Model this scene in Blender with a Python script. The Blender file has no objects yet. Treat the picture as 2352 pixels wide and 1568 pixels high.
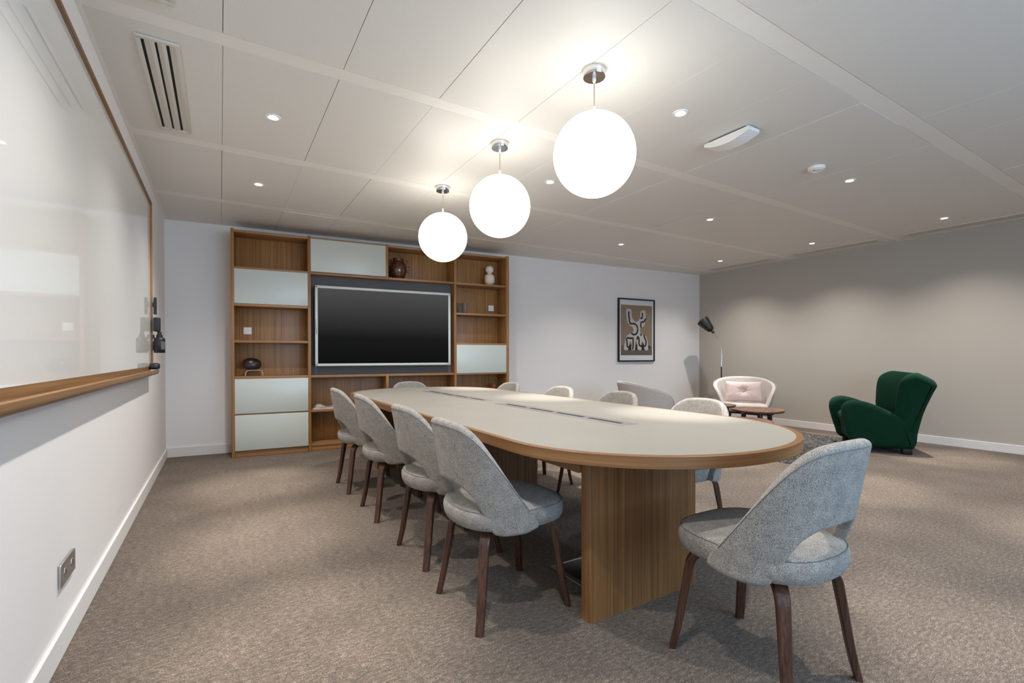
import bpy, bmesh, math
import numpy as np
from mathutils import Vector, Matrix
PI = math.pi
C = bpy.context.scene.collection
R = math.radians

# ------------------------------------------------------------------ room numbers (metres)
H = 2.709                                   # ceiling height
XL, XR, YN = -0.537, 7.908, -2.6            # left wall, right wall, near wall
B0, B1 = 6.625, -0.085                      # back wall: y = B0 + B1*x
TH = math.atan(B1)
def yback(x): return B0 + B1 * x

# ------------------------------------------------------------------ helpers
def tag(o, label=None, cat=None, group=None, kind=None):
    if label: o['label'] = label
    if cat: o['category'] = cat
    if group: o['group'] = group
    if kind: o['kind'] = kind
    return o

def thing(name, label, cat, loc=(0, 0, 0), rotz=0.0, group=None, rot=None):
    o = bpy.data.objects.new(name, None)
    C.objects.link(o)
    o.empty_display_size = 0.1
    o.location = loc
    o.rotation_euler = rot if rot else (0, 0, rotz)
    return tag(o, label, cat, group)

def finish(me, mat, smooth=35):
    if isinstance(mat, (list, tuple)):
        for m in mat: me.materials.append(m)
    elif mat: me.materials.append(mat)
    if smooth:
        for p in me.polygons: p.use_smooth = True
        me.set_sharp_from_angle(angle=R(smooth))
    me.update()

def link(name, me, parent=None):
    o = bpy.data.objects.new(name, me)
    C.objects.link(o)
    if parent: o.parent = parent
    return o

def obj(name, bm, mat, parent=None, smooth=35):
    bmesh.ops.recalc_face_normals(bm, faces=bm.faces)
    me = bpy.data.meshes.new(name)
    bm.to_mesh(me); bm.free()
    finish(me, mat, smooth)
    return link(name, me, parent)

def bake(o, smooth=35):
    dg = bpy.context.evaluated_depsgraph_get()
    me = bpy.data.meshes.new_from_object(o.evaluated_get(dg))
    o.modifiers.clear()
    old = o.data
    o.data = me
    bpy.data.meshes.remove(old)
    if smooth:
        for p in me.polygons: p.use_smooth = True
        me.set_sharp_from_angle(angle=R(smooth))
    return o

def box(bm, x0, x1, y0, y1, z0, z1, bev=0.0, seg=2, mi=0):
    r = bmesh.ops.create_cube(bm, size=1.0)
    vs = r['verts']
    for v in vs:
        v.co = Vector(((x0 + x1) / 2 + v.co.x * (x1 - x0), (y0 + y1) / 2 + v.co.y * (y1 - y0), (z0 + z1) / 2 + v.co.z * (z1 - z0)))
    fs = set(f for v in vs for f in v.link_faces)
    if bev > 0:
        es = list(set(e for v in vs for e in v.link_edges))
        g = bmesh.ops.bevel(bm, geom=es, offset=bev, segments=seg, profile=0.5, affect='EDGES')
        fs = set(g['faces']) | set(f for f in fs if f.is_valid)
    for f in fs:
        if f.is_valid: f.material_index = mi
    return vs

def boxobj(name, b, mat, parent=None, bev=0.002, seg=2):
    bm = bmesh.new()
    box(bm, *b, bev=bev, seg=seg)
    return obj(name, bm, mat, parent)

def tube(bm, pts, rad, n=10, cap=True):
    """round tube along a polyline; rad number or list"""
    pts = [Vector(p) for p in pts]
    m = len(pts)
    rads = rad if isinstance(rad, (list, tuple)) else [rad] * m
    tang = []
    for i in range(m):
        a = pts[max(i - 1, 0)]; b = pts[min(i + 1, m - 1)]
        tang.append((b - a).normalized())
    up = Vector((0, 0, 1)) if abs(tang[0].z) < 0.9 else Vector((1, 0, 0))
    u = tang[0].cross(up).normalized()
    rings = []
    for i in range(m):
        t = tang[i]
        u = (u - t * u.dot(t)).normalized()
        w = t.cross(u)
        rings.append([bm.verts.new(pts[i] + (u * math.cos(2 * PI * k / n) + w * math.sin(2 * PI * k / n)) * rads[i]) for k in range(n)])
    for i in range(m - 1):
        for k in range(n):
            bm.faces.new((rings[i][k], rings[i][(k + 1) % n], rings[i + 1][(k + 1) % n], rings[i + 1][k]))
    if cap:
        bm.faces.new(rings[0][::-1]); bm.faces.new(rings[-1])

def sweep(bm, pts, side, ws, ts):
    """rectangular bar along pts; side = width direction, ws widths, ts thicknesses; small chamfers"""
    pts = [Vector(p) for p in pts]; side = Vector(side).normalized()
    rings = []
    m = len(pts)
    for i in range(m):
        a = pts[max(i - 1, 0)]; b = pts[min(i + 1, m - 1)]
        t = (b - a).normalized(); n = side.cross(t).normalized()
        w, h = ws[i] / 2, ts[i] / 2
        c = min(w, h) * 0.3
        prof = [(-w + c, -h), (w - c, -h), (w, -h + c), (w, h - c), (w - c, h), (-w + c, h), (-w, h - c), (-w, -h + c)]
        rings.append([bm.verts.new(pts[i] + side * p + n * q) for p, q in prof])
    for i in range(m - 1):
        for k in range(8):
            bm.faces.new((rings[i][k], rings[i][(k + 1) % 8], rings[i + 1][(k + 1) % 8], rings[i + 1][k]))
    bm.faces.new(rings[0][::-1]); bm.faces.new(rings[-1])

def lathe(bm, prof, n=48, loc=(0, 0, 0)):
    """prof = [(r, z)]"""
    loc = Vector(loc)
    rings = []
    for r, z in prof:
        if r < 1e-6: rings.append([bm.verts.new(loc + Vector((0, 0, z)))])
        else: rings.append([bm.verts.new(loc + Vector((r * math.cos(2 * PI * k / n), r * math.sin(2 * PI * k / n), z))) for k in range(n)])
    for a, b in zip(rings[:-1], rings[1:]):
        if len(a) == 1 and len(b) == 1: continue
        for k in range(n):
            k2 = (k + 1) % n
            if len(a) == 1: bm.faces.new((a[0], b[k2], b[k]))
            elif len(b) == 1: bm.faces.new((a[k], a[k2], b[0]))
            else: bm.faces.new((a[k], a[k2], b[k2], b[k]))

def disc_stack(bm, outline, levels):
    """outline(i)->(x,y) unit closed list; levels = [(scale, z)] or [(inset, z)] ; builds a closed soft slab, insets along radius"""
    rings = []
    for s, z in levels:
        rings.append([bm.verts.new((x * s, y * s, z)) for x, y in outline])
    n = len(outline)
    for a, b in zip(rings[:-1], rings[1:]):
        for k in range(n):
            bm.faces.new((a[k], a[(k + 1) % n], b[(k + 1) % n], b[k]))
    bm.faces.new(rings[0][::-1]); bm.faces.new(rings[-1])

def superellipse(a, b, ex, n=64, ex2=None):
    out = []
    for k in range(n):
        t = 2 * PI * k / n
        c, s = math.cos(t), math.sin(t)
        e = ex if (ex2 is None or c >= 0) else ex2
        out.append((a * math.copysign(abs(c) ** (2 / e), c), b * math.copysign(abs(s) ** (2 / e), s)))
    return out

def smooth_interp(xs, kx, ky, w=3):
    y = np.interp(xs, kx, ky)
    for _ in range(w):
        y[1:-1] = (y[:-2] + 2 * y[1:-1] + y[2:]) / 4
    return y

def catmull(pts, n=8, closed=False):
    pts = [Vector(p) for p in pts]
    m = len(pts); out = []
    rng = range(m) if closed else range(m - 1)
    for i in rng:
        if closed: p = [pts[(i + j) % m] for j in (-1, 0, 1, 2)]
        else: p = [pts[max(i - 1, 0)], pts[i], pts[i + 1], pts[min(i + 2, m - 1)]]
        for k in range(n):
            t = k / n
            out.append(0.5 * ((2 * p[1]) + (p[2] - p[0]) * t + (2 * p[0] - 5 * p[1] + 4 * p[2] - p[3]) * t * t + (3 * p[1] - p[0] - 3 * p[2] + p[3]) * t ** 3))
    if not closed: out.append(pts[-1])
    return out

def grid_shell(name, P, thick, mat, parent, bev=0.45, seg=4, offset=0.0):
    """P[i][j] centre surface points -> closed padded shell with rounded rim"""
    bm = bmesh.new()
    V = [[bm.verts.new(p) for p in row] for row in P]
    for i in range(len(P) - 1):
        for j in range(len(P[0]) - 1):
            bm.faces.new((V[i][j], V[i + 1][j], V[i + 1][j + 1], V[i][j + 1]))
    bmesh.ops.remove_doubles(bm, verts=bm.verts, dist=1e-4)
    bmesh.ops.recalc_face_normals(bm, faces=bm.faces)
    me = bpy.data.meshes.new(name); bm.to_mesh(me); bm.free()
    me.materials.append(mat)
    o = link(name, me, parent)
    s = o.modifiers.new('s', 'SOLIDIFY'); s.thickness = thick; s.offset = offset; s.use_rim = True; s.use_even_offset = False
    b = o.modifiers.new('b', 'BEVEL'); b.width = thick * bev; b.segments = seg; b.limit_method = 'ANGLE'; b.angle_limit = R(50); b.use_clamp_overlap = True
    return bake(o, 50)

def soft_shell(name, P, T, mat, parent, smooth=60):
    """columns of centre points -> padded shell, half-round at both ends of every column"""
    n, m = len(P), len(P[0])
    bm = bmesh.new(); loops = []
    for i in range(n):
        L = [0.0]
        for j in range(1, m): L.append(L[-1] + (P[i][j] - P[i][j - 1]).length)
        tot = L[-1]; r = min(T / 2, tot / 2)
        fr, bk = [], []
        for j in range(m):
            du = P[min(i + 1, n - 1)][j] - P[max(i - 1, 0)][j]
            dv = P[i][min(j + 1, m - 1)] - P[i][max(j - 1, 0)]
            nn = du.cross(dv).normalized()
            d = min(L[j], tot - L[j])
            h = T / 2 if d >= r else T / 2 * math.sqrt(max(0.0, 1 - (1 - d / r) ** 2))
            fr.append(P[i][j] + nn * h); bk.append(P[i][j] - nn * h)
        loops.append([bm.verts.new(p) for p in fr + bk[-2:0:-1]])
    k = len(loops[0])
    for A, B in zip(loops[:-1], loops[1:]):
        for q in range(k): bm.faces.new((A[q], A[(q + 1) % k], B[(q + 1) % k], B[q]))
    bm.faces.new(loops[0]); bm.faces.new(loops[-1][::-1])
    return obj(name, bm, mat, parent, smooth)

def ends(n, r):
    """0..1 samples clustered towards both ends"""
    t = np.linspace(0, 1, n)
    c = (1 - np.cos(PI * t)) / 2
    return list(0.25 * t + 0.75 * c)

def dup(root, loc, rotz, label=None, scale=None):
    r = root.copy(); C.objects.link(r); r.location = loc; r.rotation_euler = (0, 0, rotz)
    if label: r['label'] = label
    if scale: r.scale = scale
    for ch in list(root.children):
        c = ch.copy(); C.objects.link(c); c.parent = r
        for g in list(ch.children):
            d = g.copy(); C.objects.link(d); d.parent = c
    return r

# ------------------------------------------------------------------ materials
def srgb(r, g, b):
    f = lambda c: (c / 255 / 12.92) if c / 255 <= 0.04045 else ((c / 255 + 0.055) / 1.055) ** 2.4
    return (f(r), f(g), f(b), 1)

class NT:
    def __init__(s, name):
        s.m = bpy.data.materials.new(name); s.m.use_nodes = True
        s.t = s.m.node_tree; s.b = s.t.nodes['Principled BSDF']
        s.tc = s.t.nodes.new('ShaderNodeTexCoord')
    def n(s, typ, **kw):
        x = s.t.nodes.new('ShaderNode' + typ)
        for k, v in kw.items():
            if k in x.inputs: x.inputs[k].default_value = v
            else: setattr(x, k, v)
        return x
    def l(s, a, b): s.t.links.new(a, b)
    def coords(s, scale, src='Object'):
        mp = s.n('Mapping'); mp.inputs['Scale'].default_value = scale
        s.l(s.tc.outputs[src], mp.inputs['Vector'])
        return mp.outputs['Vector']
    def noise(s, vec, scale=1.0, detail=4, rough=0.6):
        x = s.n('TexNoise'); x.inputs['Scale'].default_value = scale; x.inputs['Detail'].default_value = detail; x.inputs['Roughness'].default_value = rough
        s.l(vec, x.inputs['Vector']); return x.outputs['Fac']
    def ramp(s, fac, stops):
        r = s.n('ValToRGB'); e = r.color_ramp.elements
        while len(e) < len(stops): e.new(0.5)
        for el, (p, c) in zip(e, stops): el.position = p; el.color = c
        s.l(fac, r.inputs['Fac']); return r.outputs['Color']
    def mix(s, fac, a, b, mode='MIX'):
        x = s.n('Mix', data_type='RGBA', blend_type=mode)
        for sock, v in ((x.inputs[0], fac), (x.inputs[6], a), (x.inputs[7], b)):
            if hasattr(v, 'node'): s.l(v, sock)
            else: sock.default_value = v
        return x.outputs[2]
    def math(s, op, a, b=0.0):
        x = s.n('Math', operation=op)
        for sock, v in ((x.inputs[0], a), (x.inputs[1], b)):
            if hasattr(v, 'node'): s.l(v, sock)
            else: sock.default_value = v
        return x.outputs[0]
    def bump(s, h, strength=0.3, dist=0.002):
        x = s.n('Bump'); x.inputs['Strength'].default_value = strength; x.inputs['Distance'].default_value = dist
        s.l(h, x.inputs['Height']); s.l(x.outputs['Normal'], s.b.inputs['Normal'])
    def set(s, **kw):
        for k, v in kw.items():
            k = k.replace('_', ' ')
            sock = s.b.inputs[k]
            if hasattr(v, 'node'): s.l(v, sock)
            else: sock.default_value = v
        return s

def plain(name, col, rough=0.5, metal=0.0, var=0.03, **kw):
    n = NT(name)
    c2 = tuple(max(0, x * (1 - var * 2)) for x in col[:3]) + (1,)
    f = n.noise(n.coords((1, 1, 1)), 6.0, 3)
    n.set(Base_Color=n.mix(f, col, c2), Roughness=rough, Metallic=metal, **kw)
    return n.m

def wall_paint(name, col):
    n = NT(name)
    v = n.coords((1, 1, 1))
    f = n.noise(v, 1.3, 3); g = n.noise(v, 260, 2)
    n.set(Base_Color=n.mix(f, col, tuple(x * 0.965 for x in col[:3]) + (1,)), Roughness=0.75)
    n.bump(g, 0.12, 0.0006)
    return n.m

def wood(name, dark, mid, light, axis='z', rough=0.42, fine=95.0, rings=22.0, contrast=1.0):
    n = NT(name)
    lng = 1.1
    sc = {'x': (lng, fine, fine), 'y': (fine, lng, fine), 'z': (fine, fine, lng)}[axis]
    sc2 = {'x': (0.35, rings, rings), 'y': (rings, 0.35, rings), 'z': (rings, rings, 0.35)}[axis]
    f = n.noise(n.coords(sc), 1.0, 5, 0.65)
    g = n.noise(n.coords(sc2), 1.0, 4, 0.55)
    h = n.math('ADD', n.math('MULTIPLY', f, 0.64), n.math('MULTIPLY', g, 0.36))
    w = 0.16 / contrast
    col = n.ramp(h, [(0.5 - w, dark), (0.5, mid), (0.5 + w, light)])
    n.set(Base_Color=col, Roughness=rough)
    n.bump(f, 0.08, 0.0008)
    return n.m

def fabric(name, a, b, pitch=0.0034, sheen=0.3, fleck=None, yarn=420):
    n = NT(name)
    v = n.coords((1, 1, 1))
    f = n.noise(v, yarn * 1.9, 2, 0.7)
    f2 = n.noise(v, yarn, 2, 0.6)
    f3 = n.noise(v, 25, 3, 0.6)
    k = n.math('ADD', n.math('MULTIPLY', f, 0.42), n.math('ADD', n.math('MULTIPLY', f2, 0.48), n.math('MULTIPLY', f3, 0.10)))
    col = n.ramp(k, [(0.41, a), (0.5, tuple((p + q) / 2 for p, q in zip(a, b))), (0.58, b)])
    # twill weave: two crossing sets of diagonal threads
    sep = n.n('SeparateXYZ'); n.l(v, sep.inputs[0])
    s1 = n.math('SINE', n.math('MULTIPLY', n.math('ADD', n.math('ADD', sep.outputs[0], sep.outputs[1]), n.math('MULTIPLY', sep.outputs[2], 1.6)), 2 * PI / pitch))
    s2 = n.math('SINE', n.math('MULTIPLY', n.math('SUBTRACT', n.math('SUBTRACT', sep.outputs[0], sep.outputs[1]), n.math('MULTIPLY', sep.outputs[2], 0.8)), 2 * PI / pitch))
    wv = n.math('ADD', n.math('MULTIPLY', n.math('MULTIPLY', s1, s2), 0.5), 0.5)
    if fleck:
        col = n.mix(n.math('MULTIPLY', wv, 0.6), col, fleck)
    n.set(Base_Color=col, Roughness=0.92, Sheen_Weight=sheen, Sheen_Roughness=0.6, Specular_IOR_Level=0.15)
    n.bump(n.math('ADD', f, wv), 0.5, 0.0012)
    return n.m

M = {}
M['wall'] = wall_paint('white wall paint', srgb(236, 232, 229))
M['wall_right'] = wall_paint('wall paint toned for dimmer light', srgb(184, 176, 165))  # same paint as the white walls, darkened to stand for dimmer light
M['skirting'] = wall_paint('white skirting paint', srgb(228, 224, 220))
M['wood_v'] = wood('oak veneer vertical', srgb(100, 64, 32), srgb(156, 111, 64), srgb(188, 143, 92), 'z', fine=120, rings=34, contrast=0.85)
M['wood_x'] = wood('oak veneer horizontal', srgb(116, 78, 46), srgb(156, 112, 70), srgb(182, 138, 94), 'x', fine=110, rings=30, contrast=0.8)
M['wood_y'] = wood('oak ledge', srgb(100, 70, 42), srgb(134, 98, 60), srgb(158, 119, 78), 'y', fine=70, rings=16, contrast=0.8)
M['wood_edge'] = wood('oak table edge', srgb(92, 64, 38), srgb(128, 92, 56), srgb(152, 114, 74), 'y', fine=70, rings=14, contrast=0.8)
M['wood_panel'] = wood('oak table panel', srgb(74, 48, 24), srgb(126, 86, 48), srgb(158, 113, 68), 'z', fine=130, rings=40, contrast=0.9)
def _rim():
    n = NT('oak rim following the curve')
    v = n.coords((1.0, 110, 1), 'UV'); v2 = n.coords((0.35, 26, 1), 'UV')
    h = n.math('ADD', n.math('MULTIPLY', n.noise(v, 1.0, 5, 0.65), 0.5), n.math('MULTIPLY', n.noise(v2, 1.0, 4, 0.6), 0.5))
    n.set(Base_Color=n.ramp(h, [(0.32, srgb(82, 53, 28)), (0.5, srgb(122, 84, 47)), (0.68, srgb(148, 107, 65))]), Roughness=0.4)
    return n.m
M['wood_rim'] = _rim()
M['walnut'] = wood('dark walnut legs', srgb(36, 21, 14), srgb(74, 46, 33), srgb(98, 64, 47), 'z', fine=160, rings=50, rough=0.38)
M['walnut_top'] = wood('walnut table tops', srgb(72, 48, 38), srgb(112, 80, 65), srgb(138, 102, 84), 'x', fine=40, rings=12, rough=0.4)
M['glass_door'] = plain('pale grey green lacquer', srgb(203, 210, 205), 0.34, var=0.01)
M['dark_panel'] = plain('charcoal backboard', srgb(94, 91, 91), 0.6, var=0.12)
M['screen'] = plain('black screen glass', (0.006, 0.006, 0.007, 1), 0.12, var=0.0)
M['bezel'] = plain('white screen bezel', srgb(214, 216, 214), 0.35)
M['chrome'] = plain('polished chrome', (0.72, 0.72, 0.72, 1), 0.12, 1.0, var=0.0)
M['steel'] = plain('brushed steel', (0.55, 0.54, 0.53, 1), 0.35, 1.0)
M['white_plastic'] = plain('white plastic', srgb(244, 243, 241), 0.4, var=0.01)
M['vent_metal'] = plain('cream painted metal', srgb(216, 210, 200), 0.5, var=0.01)
M['vent_dark'] = plain('dark vent interior', srgb(28, 28, 28), 0.9)
M['black_plastic'] = plain('black plastic', srgb(28, 28, 29), 0.45)
M['black_metal'] = plain('black powder coat', srgb(24, 24, 25), 0.38)
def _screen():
    n = NT('screen grey gradient')
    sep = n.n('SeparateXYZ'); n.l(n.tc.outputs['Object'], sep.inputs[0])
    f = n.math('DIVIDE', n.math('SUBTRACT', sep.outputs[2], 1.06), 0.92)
    col = n.ramp(f, [(0.0, srgb(3, 3, 3)), (0.35, srgb(16, 16, 16)), (0.7, srgb(52, 52, 52)), (1.0, srgb(70, 70, 70))])  # emissive vertical ramp, grey at the top, black at the bottom
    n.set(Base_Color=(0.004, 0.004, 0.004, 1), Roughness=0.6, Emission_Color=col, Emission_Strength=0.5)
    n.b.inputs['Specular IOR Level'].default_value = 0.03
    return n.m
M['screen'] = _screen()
M['grey_label'] = plain('grey printed label', srgb(96, 98, 100), 0.6)
M['laminate'] = None
M['ceramic_brown'] = plain('glossy brown glaze', srgb(86, 46, 30), 0.16, var=0.08, Coat_Weight=0.6)
M['ceramic_trim'] = plain('pale worn glaze edge', srgb(150, 118, 96), 0.3)
M['ceramic_white'] = plain('cream matt ceramic', srgb(226, 216, 200), 0.5)
M['terracotta'] = plain('terracotta clay', srgb(128, 76, 56), 0.7, var=0.06)
M['shell_dark'] = plain('dark brown lacquer', srgb(40, 22, 18), 0.3)
M['stand_pale'] = plain('pale bent wood', srgb(196, 168, 146), 0.5)
M['black_frame'] = plain('black picture frame', srgb(22, 21, 21), 0.4)
M['mat_white'] = plain('white picture mount', srgb(214, 218, 218), 0.7, var=0.01)
M['lounge'] = fabric('cream wool', srgb(178, 169, 163), srgb(208, 200, 194), sheen=0.1)
M['pink'] = fabric('pink velvet', srgb(188, 166, 159), srgb(212, 193, 186), sheen=0.25)
M['green'] = fabric('green wool', srgb(1, 31, 21), srgb(3, 56, 36), sheen=0.02)
M['chair'] = fabric('grey twill', srgb(76, 73, 69), srgb(212, 203, 190), fleck=srgb(64, 66, 75), sheen=0.12)
M['piping'] = plain('dark grey thread', srgb(96, 97, 100), 0.9)
M['pipe_lounge'] = plain('grey piping', srgb(150, 142, 138), 0.9)

def _lam():
    n = NT('beige linoleum'); v = n.coords((1, 1, 1))
    f = n.noise(v, 420, 3, 0.7); g = n.noise(v, 3, 3)
    k = n.math('ADD', n.math('MULTIPLY', f, 0.8), n.math('MULTIPLY', g, 0.2))
    n.set(Base_Color=n.ramp(k, [(0.3, srgb(128, 125, 117)), (0.7, srgb(148, 144, 135))]), Roughness=0.42)
    return n.m
M['laminate'] = _lam()

def _carpet():
    n = NT('heathered brown carpet')
    v = n.coords((1, 1, 1))
    a = n.noise(n.coords((150, 300, 240)), 1.0, 4, 0.72)
    b = n.noise(v, 460, 3, 0.75)
    c = n.noise(v, 2.2, 3)
    d = n.noise(n.coords((34, 80, 60)), 1.0, 3, 0.6)
    k = n.math('ADD', n.math('MULTIPLY', a, 0.42), n.math('ADD', n.math('MULTIPLY', b, 0.34), n.math('ADD', n.math('MULTIPLY', d, 0.18), n.math('MULTIPLY', c, 0.06))))
    col = n.ramp(k, [(0.41, srgb(38, 30, 24)), (0.47, srgb(82, 70, 59)), (0.53, srgb(114, 99, 85)), (0.595, srgb(192, 174, 154))])
    n.set(Base_Color=col, Roughness=0.95, Sheen_Weight=0.1)
    n.bump(n.math('ADD', n.math('MULTIPLY', a, 0.6), n.math('MULTIPLY', b, 0.7)), 0.8, 0.005)
    return n.m
M['carpet'] = _carpet()

def _perf():
    """perforated metal ceiling sheet: rows of tiny holes"""
    n = NT('perforated ceiling metal')
    v = n.coords((1, 1, 1))
    sep = n.n('SeparateXYZ'); n.l(v, sep.inputs[0])
    p = 2 * PI / 0.0066
    s1 = n.math('SINE', n.math('MULTIPLY', n.math('ADD', sep.outputs[0], sep.outputs[1]), p))
    s2 = n.math('SINE', n.math('MULTIPLY', n.math('SUBTRACT', sep.outputs[0], sep.outputs[1]), p))
    k = n.math('MULTIPLY', s1, s2)
    f = n.noise(v, 0.8, 2)
    base = n.mix(f, srgb(240, 237, 231), srgb(236, 233, 227))
    col = n.mix(n.math('GREATER_THAN', k, 0.35), base, srgb(196, 192, 186))
    n.set(Base_Color=col, Roughness=0.5)
    return n.m
M['perf'] = _perf()
M['ceil_band'] = plain('cream ceiling band', srgb(240, 236, 229), 0.45, var=0.01)
M['ceil_gap'] = plain('dark ceiling joint', srgb(104, 101, 98), 0.9)  # darker backing that shows in the panel gaps

def _wb():
    n = NT('white glass board')
    f = n.noise(n.coords((1, 1, 1)), 2.0, 2)
    n.set(Base_Color=n.mix(f, srgb(243, 242, 239), srgb(241, 240, 236)), Roughness=0.5, Coat_Weight=1.0, Coat_Roughness=0.01, Coat_IOR=1.70)
    return n.m
M['board'] = _wb()

def emit(name, col, s):
    m = bpy.data.materials.new(name); m.use_nodes = True
    t = m.node_tree; b = t.nodes['Principled BSDF']
    b.inputs['Base Color'].default_value = (0.9, 0.9, 0.88, 1)
    b.inputs['Roughness'].default_value = 0.25
    b.inputs['Emission Color'].default_value = col
    b.inputs['Emission Strength'].default_value = s
    return m
GLOBE = 2.3
M['globe'] = emit('lit opal glass', (1.0, 0.955, 0.88, 1), GLOBE)
M['lamp'] = emit('lit downlight lens', (1.0, 0.97, 0.92, 1), 14.0)

def thin_glass(name):
    m = bpy.data.materials.new(name); m.use_nodes = True
    t = m.node_tree; t.nodes.remove(t.nodes['Principled BSDF'])
    out = t.nodes['Material Output']
    tr = t.nodes.new('ShaderNodeBsdfTransparent'); tr.inputs[0].default_value = (0.94, 0.95, 0.95, 1)
    gl = t.nodes.new('ShaderNodeBsdfGlossy'); gl.inputs['Roughness'].default_value = 0.04
    fr = t.nodes.new('ShaderNodeLayerWeight'); fr.inputs[0].default_value = 0.35
    mx = t.nodes.new('ShaderNodeMixShader')
    t.links.new(fr.outputs['Facing'], mx.inputs[0]); t.links.new(tr.outputs[0], mx.inputs[1]); t.links.new(gl.outputs[0], mx.inputs[2])
    t.links.new(mx.outputs[0], out.inputs[0])
    return m
M['glass'] = thin_glass('clear drinking glass')
M['film'] = plain('crinkled clear film', srgb(216, 210, 204), 0.2, Alpha=0.45)

# ------------------------------------------------------------------ setting
def struct(name, bm, mat, smooth=0, **kw):
    return tag(obj(name, bm, mat, None, smooth), kind='structure', **kw)

bm = bmesh.new(); box(bm, XL - 0.2, XR + 0.2, YN - 0.2, yback(XL) + 0.2, -0.12, 0.0)
struct('floor', bm, M['carpet'])
bm = bmesh.new(); box(bm, XL - 0.15, XL, YN - 0.15, yback(XL) + 0.05, 0, H + 0.1)
struct('wall_left', bm, M['wall'])
bm = bmesh.new(); box(bm, XR, XR + 0.15, YN - 0.15, yback(XR) + 0.05, 0, H + 0.1)
struct('wall_right', bm, M['wall_right'])
def backbox(bm, x0, x1, d0, d1, z0, z1, bev=0):
    """box along the slightly skewed back wall, d measured behind its face"""
    vs = box(bm, x0, x1, d0, d1, z0, z1)
    for v in vs: v.co.y += yback(v.co.x)
bm = bmesh.new(); backbox(bm, XL - 0.15, XR + 0.15, 0, 0.15, 0, H + 0.1)
struct('wall_back', bm, M['wall'])
# near wall with a wide daylight window behind the camera
WX0, WX1, WZ0, WZ1 = 0.5, 4.1, 0.75, 2.35
bm = bmesh.new()
box(bm, XL - 0.15, WX0, YN - 0.15, YN, 0, H + 0.1); box(bm, WX1, XR + 0.15, YN - 0.15, YN, 0, H + 0.1)
box(bm, WX0, WX1, YN - 0.15, YN, 0, WZ0); box(bm, WX0, WX1, YN - 0.15, YN, WZ1, H + 0.1)
struct('wall_near', bm, M['wall'])
bm = bmesh.new()
for x in np.linspace(WX0, WX1, 5): box(bm, x - 0.025, x + 0.025, YN - 0.1, YN - 0.05, WZ0, WZ1)
for z in (WZ0, WZ1): box(bm, WX0, WX1, YN - 0.1, YN - 0.05, z - 0.025, z + 0.025)
struct('window_1', bm, M['white_plastic'])
BH = 0.105
bm = bmesh.new(); box(bm, XL, XL + 0.014, YN, yback(XL), 0, BH, 0.004); struct('baseboard_left', bm, M['skirting'])
bm = bmesh.new(); box(bm, XR - 0.014, XR, YN, yback(XR), 0, BH, 0.004); struct('baseboard_right', bm, M['skirting'])
bm = bmesh.new(); backbox(bm, XL, XR, -0.014, 0, 0, BH); struct('baseboard_back', bm, M['skirting'])

# ceiling: bands along x every 1.42 m, perforated sheets between, joints every 0.56 m
def ceiling():
    bm = bmesh.new()
    y1 = yback(XL) + 0.1
    bands = [(1.27 + 1.42 * k, 1.376 + 1.42 * k) for k in range(-3, 4)]
    box(bm, XL - 0.15, XR + 0.15, YN - 0.15, y1, H + 0.012, H + 0.09, mi=2)
    for a, b in bands:
        for x0, x1 in ((XL - 0.02, 3.36), (3.3615, XR + 0.02)):
            box(bm, x0, x1, a, b, H, H + 0.02, mi=1)
    box(bm, XL - 0.02, XL + 0.022, YN - 0.1, y1, H - 0.0008, H + 0.012, mi=1)
    g = 0.0019
    rng = np.random.RandomState(4)
    edges = [-3] + [b for _, b in bands]
    for (a, b), (a2, b2) in zip(bands, bands[1:] + [(y1, y1)]):
        y0, yy = b + g, a2 - g
        xs = [XL - 0.02] + [0.018 + 0.5588 * k for k in range(0, 15)]
        xs = [x for x in xs if x < XR - 0.1] + [XR + 0.02]
        for x0, x1 in zip(xs[:-1], xs[1:]):
            sag = rng.uniform(0.0002, 0.0034)
            gg = g if rng.rand() > 0.2 else g * 2.0
            box(bm, x0 + gg / 2, x1 - gg / 2, y0, yy, H + 0.001 - sag, H + 0.02, 0.0009, 1, mi=0)
    return struct('ceiling', bm, [M['perf'], M['ceil_band'], M['ceil_gap']])
ceiling()

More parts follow.
